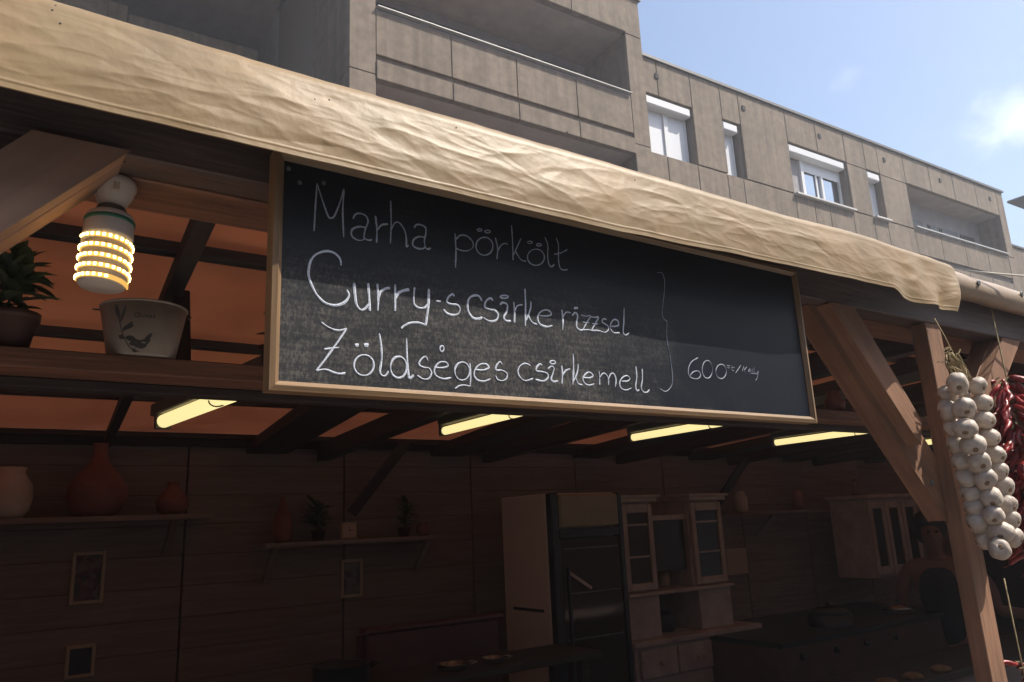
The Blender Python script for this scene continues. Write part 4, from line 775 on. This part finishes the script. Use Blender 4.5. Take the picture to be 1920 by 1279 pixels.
# ================================================================ far side of the stall
def sz(px, X, Y): return px*(CF.x*X+CF.y*Y)/F
sh = empty('wall_shelf', (-.6, 3.7, z(.10)), 'long dark wall shelf at the left holding a cream jug and clay gourds', 'shelf')
timber('shelf_board', (XL+.02, 3.68, z(.105)), (.87, 3.68, z(.105)), .22, .022, M['plank'], sh)
timber('bracket', (.72, 3.77, z(-.05)), (.72, 3.60, z(.09)), .03, .03, M['plank'], sh); timber('bracket', (-1.2, 3.77, z(-.05)), (-1.2, 3.60, z(.09)), .03, .03, M['plank'], sh)
s2_ = empty('wall_shelf', (1.6, 3.7, z(-.03)), 'shorter dark wall shelf in the middle with plants and a small clock', 'shelf')
timber('shelf_board', (1.11, 3.70, z(-.034)), (2.03, 3.70, z(-.034)), .19, .02, M['plank'], s2_)
timber('bracket', (1.16, 3.775, z(-.2)), (1.16, 3.63, z(-.045)), .025, .025, M['plank'], s2_); timber('bracket', (1.95, 3.775, z(-.2)), (1.95, 3.63, z(-.045)), .025, .025, M['plank'], s2_)
def pot_on(name, px, Y, zz, prof_, m, lab, cat):
    c = P(px, 960, Y); c.z = z(zz); e = empty(name, c, lab, cat); lathe('body', prof_, M[m], e, T(c), 26); return e, c
e, c = pot_on('cream_jug', 12, 3.66, .117, [(0, 0), (.055, 0), (.075, .03), (.085, .08), (.08, .13), (.058, .165), (.05, .18), (.056, .198), (.05, .198), (.04, .17), (0, .16)], 'jug', 'cream glazed jug at the left end of the wall shelf', 'jug')
tube('handle', [(-.05, 0, .18), (-.1, 0, .175), (-.11, 0, .12), (-.08, 0, .07)], .009, M['jug'], e, 8, T(c))
e, c = pot_on('gourd_vase', 180, 3.66, .117, [(0, 0), (.06, 0), (.095, .025), (.115, .075), (.11, .125), (.075, .175), (.042, .215), (.028, .25), (.026, .285), (.032, .30), (.024, .30), (0, .27)], 'clay', 'large red clay gourd vase with a narrow neck on the wall shelf', 'vase')
e, c = pot_on('gourd_vase', 322, 3.66, .117, [(0, 0), (.04, 0), (.062, .02), (.068, .055), (.05, .09), (.028, .115), (.022, .13), (.028, .14), (0, .13)], 'clay', 'small red clay vase right of the large gourd vase', 'vase')
e, c = pot_on('clay_vase', 530, 3.69, -.023, [(0, 0), (.03, 0), (.042, .03), (.045, .08), (.035, .13), (.018, .17), (.01, .20), (.012, .205), (0, .2)], 'clay', 'slim pointed red vase at the left end of the middle wall shelf', 'vase')
c = P(597, 1000, 3.69); c.z = z(-.023); potted('potted_plant', c, (.05, .025, .034), 'dark bushy plant beside the red vase on the middle wall shelf', 'potted plant', 50, .085, .016, .11, 21, stems=2)
c = P(757, 1000, 3.69); c.z = z(-.023); potted('potted_plant', c, (.045, .024, .032), 'upright dark plant right of the small clock on the middle wall shelf', 'potted plant', 40, .075, .015, .13, 22, stems=2)
c = P(652, 1000, 3.68); c.z = z(-.023); e = empty('mantel_clock', c, 'small pale square clock on the middle wall shelf', 'clock')
box('case', (-.04, -.02, 0), (.04, .02, .08), M['picf'], e, .004, T(c)); box('dial', (-.03, -.022, .012), (.03, -.0202, .07), M['cab'], e, 0, T(c)); box('hand', (-.002, -.0235, .04), (.001, -.0222, .062), M['black'], e, 0, T(c)); box('hand', (0, -.0235, .04), (.018, -.0222, .043), M['black'], e, 0, T(c))
e, c = pot_on('clay_pot', 793, 3.69, -.023, [(0, 0), (.025, 0), (.038, .02), (.036, .045), (.022, .06), (.026, .066), (0, .06)], 'clay', 'little round clay pot at the right end of the middle wall shelf', 'pot')
def picture(x0, y0, x1, y1, m, lab, name='framed_picture'):
    a = P(x0, y0, 3.78); b = P(x1, y1, 3.78); c = Vector(((a.x+b.x)/2, 3.79, b.z)); e = empty(name, c, lab, 'picture'); hw = abs(b.x-a.x)/2; h = a.z-b.z
    for q in (((-hw, -.012, 0), (-hw+.014, .01, h)), ((hw-.014, -.012, 0), (hw, .01, h)), ((-hw+.014, -.012, 0), (hw-.014, .01, .014)), ((-hw+.014, -.012, h-.014), (hw-.014, .01, h))): box('frame', *q, M['picf'], e, .002, T(c))
    box('print', (-hw+.014, -.004, .014), (hw-.014, .008, h-.014), M[m], e, 0, T(c))
picture(137, 1036, 193, 1130, 'art1', 'small upright flower picture in a pale frame under the left wall shelf')
picture(640, 1050, 680, 1118, 'art2', 'small faded picture under the middle wall shelf')
picture(125, 1212, 176, 1268, 'art3', 'small dark blue picture at the bottom left of the plank wall')
# fridge
f_ = empty('display_fridge', (2.57, 3.3, .06), 'tall display fridge with pale sides, black glass door and cream header panel', 'fridge')
fx0, fx1, fy0, fy1, ft = 2.335, 2.80, 3.08, 3.52, z(.153)
box('cabinet', (fx0, fy0+.05, .1), (fx1, fy1, ft), M['white_d'], f_, .006)
box('front_frame', (fx0+.002, fy0, .1), (fx0+.045, fy0+.048, ft), M['black'], f_, .004); box('front_frame', (fx1-.03, fy0, .1), (fx1, fy0+.048, ft), M['black'], f_, .004)
hb = P(1100, 990, fy0).z; box('crossbar', (fx0+.046, fy0, hb-.045), (fx1-.031, fy0+.046, hb), M['black'], f_, .003)
hd = box('header_panel', (fx0+.05, fy0-.008, hb+.002), (fx1-.03, fy0+.03, ft-.006), M['header'], f_, .012)
d = box('door', (fx0+.046, fy0+.01, .16), (fx1-.031, fy0+.035, hb-.047), M['cab_g'], f_, .002)
box('handle', (fx0+.06, fy0-.03, z(-.75)), (fx0+.075, fy0-.012, z(-.2)), M['black'], d, .003)
for zz in (-.12, -.33, -.54): box('shelf_edge', (fx0+.06, fy0+.0, z(zz)), (fx1-.05, fy0+.009, z(zz)+.006), M['galv'], d)
a = P(1066, 1073, fy0-.004); b = P(1110, 1103, fy0-.004); timber('pale_strip', (a.x, fy0-.004, a.z), (b.x, fy0-.004, b.z), .003, .016, M['cab'], d)  # pale slanted strip across the door
a = P(955, 1141, 3.4); box('side_grip', (fx0-.004, 3.18, a.z-.012), (fx0+.002, 3.44, a.z+.002), M['black'], f_)
box('plinth', (fx0+.01, fy0+.03, .06), (fx1-.01, fy1-.02, .099), M['black'], f_)
# hutch
Yh = 3.35; h_ = empty('kitchen_hutch', (3.45, 3.55, .06), 'old white painted kitchen hutch with glazed side doors right of the fridge', 'cabinet')
def hz(py, px=1260): return P(px, py, Yh).z
hx0, hx1 = .905*Yh, 1.158*Yh; t1 = hx0+.30*(hx1-hx0); t2 = hx1-.34*(hx1-hx0)
zT, zG, zM, zN, zD = hz(927), hz(965), hz(1105), hz(1125), hz(1190)
box('back_panel', (hx0, 3.7, .06), (hx1, 3.74, zT-.1), M['cab'], h_)
for a, b in ((hx0, t1), (t2, hx1)):
    box('side_tower', (a, Yh+.03, zM), (b, 3.7, zT-.04), M['cab'], h_, .003); box('cornice', (a-.02, Yh-.02, zT-.04), (b+.02, 3.7, zT-.015), M['cab'], h_, .006); box('cornice', (a-.035, Yh-.035, zT-.015), (b+.035, 3.7, zT), M['cab'], h_, .004)
    d = box('door', (a+.01, Yh, zM+.01), (a+.045, Yh+.028, zT-.05), M['cab'], h_, .003); box('stile', (b-.045, Yh, zM+.01), (b-.01, Yh+.028, zT-.05), M['cab'], d, .003)
    box('stile', (a+.046, Yh, zT-.10), (b-.046, Yh+.028, zT-.05), M['cab'], d, .003); box('stile', (a+.046, Yh, zM+.01), (b-.046, Yh+.028, zM+.05), M['cab'], d, .003)
    box('pane', (a+.046, Yh+.012, zM+.051), (b-.046, Yh+.018, zT-.101), M['cab_g'], d)
    for q in (.35, .68): box('glazing_bar', (a+.047, Yh+.006, zM+(zT-zM)*q), (b-.047, Yh+.011, zM+(zT-zM)*q+.01), M['cab'], d)
box('centre_pane', (t1+.01, Yh+.06, zM+.10), (t2-.01, Yh+.066, zG-.03), M['cab_g'], h_)
box('centre_rail', (t1+.003, Yh+.05, zG-.029), (t2-.003, Yh+.075, zG), M['cab'], h_)
for q in (zG, zG-(zG-zM)*.38, zG-(zG-zM)*.72): box('shelf', (t1, Yh+.08, q-.014), (t2, 3.7, q), M['cab'], h_, .002)
box('worktop', (hx0-.01, Yh-.03, zM-.02), (hx1+.01, 3.7, zM), M['cab'], h_, .004)
box('lower_side', (hx0, Yh, zD), (t1-.01, 3.69, zM-.021), M['cab'], h_, .003); box('lower_side', (t2+.01, Yh, zD), (hx1, 3.69, zM-.021), M['cab'], h_, .003)
box('base_cabinet', (hx0-.03, Yh-.06, .07), (hx1+.12, 3.69, zD-.03), M['cab'], h_, .004); box('worktop', (hx0-.05, Yh-.09, zD-.029), (hx1+.15, 3.69, zD-.001), M['cab'], h_, .005)
dw = (hx1-hx0)/3
for k in range(3):
    d = box('drawer', (hx0+.0+k*dw, Yh-.078, zD-.19), (hx0+dw-.012+k*dw, Yh-.061, zD-.045), M['cab'], h_, .004)
    bm = bmesh.new(); bmesh.ops.create_uvsphere(bm, u_segments=10, v_segments=7, radius=.011); bobj('knob', bm, M['picf'], d, T((hx0+(k+.5)*dw, Yh-.09, zD-.12)), True)
c = Vector(((t1+t2)/2+.03, 3.5, zM)); e = empty('mug', c, 'cream mug inside the hutch on its open worktop', 'mug'); lathe('body', [(0, 0), (.03, 0), (.037, .03), (.036, .085), (.033, .085), (.03, .01), (0, .01)], M['cup'], e, T(c)); tube('handle', [(.035, 0, .07), (.058, 0, .06), (.056, 0, .03), (.034, 0, .02)], .005, M['cup'], e, 7, T(c))
c = Vector(((t1+t2)/2-.01, 3.5, zD)); tag(lathe('storage_crock', [(0, 0), (.07, 0), (.085, .04), (.08, .09), (.06, .11), (0, .112)], M['black'], None, T(c)), 'dark round pot in the lower niche of the hutch', 'pot')
# wall unit at the far right
Yc = 3.3; w_ = empty('wall_cabinet', (5.75, 3.5, z(-.5)), 'greyish white wall cabinet with narrow glazed doors behind the diagonal brace', 'cabinet')
wx0, wx1 = 1.637*Yc, 1.836*Yc; wt = z(.113); wb = P(1650, 1085, Yc).z
box('carcass', (wx0, Yc+.02, wb), (wx1, 3.62, wt-.03), M['cab'], w_, .004); box('cornice', (wx0-.03, Yc-.02, wt-.03), (wx1+.03, 3.64, wt), M['cab'], w_, .008)
dw = (wx1-wx0)/3
for k in range(3):
    a = wx0+k*dw+.006; b = a+dw-.012; d = box('door', (a, Yc-.0, wb+.02), (a+.045, Yc+.018, wt-.045), M['cab'], w_, .003); box('stile', (b-.045, Yc, wb+.02), (b, Yc+.018, wt-.045), M['cab'], d, .003)
    box('stile', (a+.046, Yc, wt-.10), (b-.046, Yc+.018, wt-.045), M['cab'], d, .003); box('stile', (a+.046, Yc, wb+.02), (b-.046, Yc+.018, wb+.08), M['cab'], d, .003); box('pane', (a+.046, Yc+.008, wb+.081), (b-.046, Yc+.012, wt-.101), M['cab_g'], d)
c = Vector((wx0+.12, 3.45, wt)); e = empty('pepper_mill', c, 'wooden pepper mill standing on top of the wall cabinet', 'pepper mill'); lathe('body', [(0, 0), (.03, 0), (.032, .02), (.02, .05), (.026, .08), (.018, .10), (0, .105)], M['wood_i'], e, T(c)); lathe('knob', [(0, .105), (.012, .108), (.018, .12), (.012, .135), (0, .138)], M['wood_i'], e, T(c))
for px, cl in ((1390, 'jug'), (1500, 'clay')):
    c = P(px, 960, 3.66); c.z = z(.03); tag(lathe('storage_jar', [(0, 0), (.04, 0), (.05, .03), (.05, .10), (.035, .125), (.04, .14), (0, .14)], M['cab' if cl == 'jug' else 'clay'], None, T(c)), 'pale jar on the dark shelf right of the hutch' if cl == 'jug' else 'reddish jar on the dark shelf right of the pale jar', 'jar')
s3 = empty('wall_shelf', (5, 3.7, z(.02)), 'dark wall shelf between the hutch and the wall cabinet', 'shelf'); timber('shelf_board', (4.35, 3.68, z(.018)), (5.35, 3.68, z(.018)), .2, .022, M['plank'], s3); timber('bracket', (4.7, 3.77, z(-.14)), (4.7, 3.60, z(.0)), .025, .025, M['plank'], s3)
a = P(1362, 1030, 3.76); b = P(1405, 1075, 3.76); bo = box('notice_board', (a.x, 3.765, b.z), (b.x, 3.78, a.z), M['picf'], None, .002); tag(bo, 'small plain board fixed to the wall just right of the hutch', 'board')
# bench back and serving counter
r_ = empty('red_bench', (1.9, 3.2, .06), 'dark red high backed bench standing left of the fridge', 'bench')
a = P(690, 1180, 3.2); b = P(935, 1160, 3.2)
box('backrest', (a.x, 3.2, .45), (b.x, 3.235, (a.z+b.z)/2-.01), M['red'], r_, .006); box('top_rail', (a.x-.02, 3.185, (a.z+b.z)/2-.009), (b.x+.02, 3.25, (a.z+b.z)/2+.012), M['red'], r_, .005); box('seat', (a.x, 2.85, .43), (b.x, 3.199, .46), M['red'], r_, .006)
for x in (a.x-.02, b.x-.03):
    box('leg', (x, 3.24, .06), (x+.05, 3.28, (a.z+b.z)/2-.02), M['red'], r_, .004); box('leg', (x, 2.86, .06), (x+.05, 2.9, .429), M['red'], r_, .004)
ct = empty('serving_counter', (3.2, 2.45, .06), 'tall dark serving counter along the inside of the stall', 'counter')
zc_ = z(-.365*2.28)
box('counter_body', (.4, 2.32, .06), (6.4, 2.62, zc_-.035), M['plank'], ct, .004); box('counter_top', (.35, 2.28, zc_-.034), (6.45, 2.66, zc_), M['wood_x'], ct, .004)
tt_ = z(-.195*2.7); tb_ = empty('side_table', (1.75, 2.85, .06), 'dark side table in front of the red bench with steel pans on it', 'table')
box('table_top', (1.15, 2.7, tt_-.03), (2.28, 3.0, tt_), M['wood_x'], tb_, .004)
for x in (1.2, 2.2):
    for y in (2.74, 2.94): box('leg', (x-.02, y-.02, .06), (x+.02, y+.02, tt_-.031), M['wood_x'], tb_, .002)
def on_c(px, Y=2.35): c = P(px, 1262, Y); c.z = zc_; return c
def on_t(px, Y=2.8): c = P(px, 1255, Y); c.z = tt_; return c
for px, lab, m, r in ((640, 'large dark pot at the left end of the side table', 'black', .10), (850, 'shallow steel pan on the side table left of the fridge', 'steel', .06), (925, 'small steel bowl on the side table just left of the fridge', 'steel', .045)):
    c = on_t(px); e = empty('cooking_pot' if m == 'black' else 'steel_pan', c, lab, 'pot' if m == 'black' else 'pan'); hh = .075 if m == 'black' else .02
    lathe('body', [(0, 0), (r*.9, 0), (r, hh*.3), (r, hh), (r*1.05, hh+.003), (r*.96, hh), (r*.93, .008), (0, .006)], M[m], e, T(c)); tube('handle', [(r, 0, hh*.8), (r+.03, .01, hh*.9), (r+.03, -.03, hh*.9), (r*.97, -.04, hh*.8)], .004, M[m], e, 6, T(c))
rnd = random.Random(12)
for k, px in enumerate((1560, 1610, 1660, 1710, 1765)):
    c = on_c(px, 2.34+.03*rnd.random()); bm = bmesh.new(); bmesh.ops.create_uvsphere(bm, u_segments=14, v_segments=9, radius=.05)
    for v in bm.verts: v.co = Vector((v.co.x*1.2, v.co.y, (v.co.z*.45 if v.co.z > 0 else v.co.z*.12)+.006))*(1+.12*noise.noise(v.co*30+Vector((k, 0, 0))))
    tag(bobj('bread_roll', bm, M['food'], None, T(c), True), ('leftmost baked roll on the serving counter at the bottom right', 'second baked roll from the left on the serving counter', 'middle one of the five baked rolls on the serving counter', 'fourth baked roll from the left on the serving counter', 'baked roll nearest the post on the serving counter')[k], 'bread roll', 'rolls in a row on the serving counter')
# the dark stove pans heap and shiny foil
for i, (px, py, Y, r, lab) in enumerate(((1560, 1160, 3.0, .13, 'big black pan standing on the stove under the wall cabinet'), (1690, 1150, 3.0, .10, 'black pan on the stove right of the bigger pan'))):
    c = P(px, py+30, Y); e = empty('stove_pan', c, lab, 'pan'); lathe('body', [(0, 0), (r*.9, 0), (r, .03), (r*1.02, .12), (r*.98, .12), (r*.93, .01), (0, .01)], M['black'], e, T(c)); lathe('lid', [(r, .122), (r*.7, .15), (.02, .162), (0, .163)][::-1], M['steel' if i else 'black'], e, T(c)); bm = bmesh.new(); bmesh.ops.create_uvsphere(bm, u_segments=8, v_segments=6, radius=.015); bobj('knob', bm, M['black'], e, T(c+Vector((0, 0, .172))), True)
c0 = P(1450, 1192, 3.0); c1 = P(1780, 1190, 3.0)
sv = empty('stove', ((c0.x+c1.x)/2, 3.2, .06), 'dark red fronted stove under the wall cabinet', 'stove'); box('body', (c0.x-.2, 2.82, .06), (c1.x-.1, 3.6, c0.z-.03), M['red'], sv, .006); box('hob', (c0.x-.2, 2.80, c0.z-.029), (c1.x-.1, 3.6, c0.z-.001), M['black'], sv, .004)
for k in range(4): tag(lathe('control_knob', [(0, 0), (.02, 0), (.017, .02), (0, .022)], M['black'], sv, T((c0.x+k*.3, 2.82, c0.z-.09)) @ Matrix.Rotation(pi/2, 4, 'X')), None)
# ================================================================ person behind the counter
ph_ = P(1745, 1000, 2.85); pe = empty('person', (ph_.x+.06, 2.85, .06), 'person in a dark sleeveless top behind the counter, arm bent, mostly hidden by the post', 'person')
def skinned(name, verts, edges, rad, m, par, mw=None, root=0, sub=2):
    me = bpy.data.meshes.new(name); me.from_pydata(verts, edges, []); me.materials.append(m); o = bpy.data.objects.new(name, me); link(o, par, mw)
    md = o.modifiers.new('skin', 'SKIN'); md.use_smooth_shade = True
    for i, r in enumerate(rad): me.skin_vertices[0].data[i].radius = (r, r) if not isinstance(r, tuple) else r
    me.skin_vertices[0].data[root].use_root = True; o.modifiers.new('sub', 'SUBSURF').levels = sub; o.modifiers['sub'].render_levels = sub; return o
px_, py_ = ph_.x, 2.85; hz_ = ph_.z
V = [(px_+.06, py_, hz_-.72), (px_+.06, py_, hz_-.50), (px_+.05, py_, hz_-.30), (px_+.03, py_, hz_-.17), (px_+.015, py_, hz_-.13), (px_-.0, py_-.005, hz_-.085), (px_-.01, py_-.015, hz_+.0), (px_-.01, py_-.01, hz_+.07),
     (px_+.12, py_-.16, hz_-.22), (px_+.20, py_-.22, hz_-.36), (px_+.22, py_-.24, hz_-.50), (px_+.33, py_-.36, hz_-.53), (px_+.45, py_-.46, hz_-.51), (px_+.53, py_-.50, hz_-.50),
     (px_-.03, py_+.17, hz_-.22), (px_-.06, py_+.24, hz_-.42), (px_+.02, py_+.22, hz_-.58),
     (px_+.11, py_-.06, hz_-.95), (px_+.12, py_-.07, hz_-1.3), (px_+.10, py_-.07, .12), (px_+.01, py_+.08, hz_-.95), (px_+.02, py_+.1, hz_-1.3), (px_, py_+.08, .12)]
E_ = [(0, 1), (1, 2), (2, 3), (3, 4), (4, 5), (5, 6), (6, 7), (2, 8), (8, 9), (9, 10), (10, 11), (11, 12), (12, 13), (2, 14), (14, 15), (15, 16), (0, 17), (17, 18), (18, 19), (0, 20), (20, 21), (21, 22)]
Rr = [(.15, .12), (.14, .11), (.17, .12), (.075, .07), (.055, .055), (.06, .065), (.075, .085), (.06, .07), .062, .052, .042, .038, .028, .022, .06, .05, .04, .085, .06, .04, .085, .06, .04]
skinned('body', V, E_, Rr, M['skin'], pe)
skinned('shirt', [(px_+.06, py_, hz_-.76), (px_+.06, py_, hz_-.5), (px_+.05, py_, hz_-.30), (px_+.035, py_, hz_-.19)], [(0, 1), (1, 2), (2, 3)], [(.19, .15), (.18, .145), (.205, .155), (.12, .10)], M['cloth'], pe)
skinned('trousers', [(px_+.06, py_, hz_-.78), (px_+.11, py_-.06, hz_-.95), (px_+.12, py_-.07, hz_-1.3), (px_+.10, py_-.07, .13), (px_+.01, py_+.08, hz_-.95), (px_+.02, py_+.1, hz_-1.3), (px_, py_+.08, .13)], [(0, 1), (1, 2), (2, 3), (0, 4), (4, 5), (5, 6)], [(.17, .14), .11, .085, .07, .11, .085, .07], M['cloth'], pe)
bm = bmesh.new(); bmesh.ops.create_uvsphere(bm, u_segments=20, v_segments=14, radius=.112)
for v in bm.verts: v.co = Vector((v.co.x*.95+.012, v.co.y*.95+.01, v.co.z*1.08+.014))*(1+.06*noise.noise(v.co*40))
for v in list(bm.verts):
    if v.co.x < -.045 and v.co.z < .02: v.co.x = -.045+.3*(v.co.x+.045)
bobj('hair', bm, M['hair'], pe, T((px_+.012, py_+.01, hz_+.025)), True)
hp = Vector((px_-.01, py_-.02, hz_-.012)); 
bm = bmesh.new(); bmesh.ops.create_cone(bm, segments=8, radius1=.016, radius2=.006, depth=.04); bobj('nose', bm, M['skin'], pe, T(hp+Vector((-.085, -.03, 0))) @ Matrix.Rotation(RD(-60), 4, 'Y'), True)
for k, dy in enumerate((-.055, .0)):
    bm = bmesh.new(); bmesh.ops.create_uvsphere(bm, u_segments=8, v_segments=6, radius=.011); bobj('eye', bm, M['hair'], pe, T(hp+Vector((-.070, dy-.01, .025))), True)
for k in range(5):
    a = -.35+k*.16; b0 = Vector((px_+.53, py_-.50, hz_-.50)); dd = Vector((.7, -.5+a, -.1)).normalized(); ln = (.05, .075, .08, .075, .06)[k]
    tube('finger', [b0+dd*.01+Vector((0, 0, (k-2)*.001)), b0+dd*(.02+ln*.5), b0+dd*(.02+ln)+Vector((0, 0, -.012))], [.011, .009, .006], M['skin'], pe, 7)
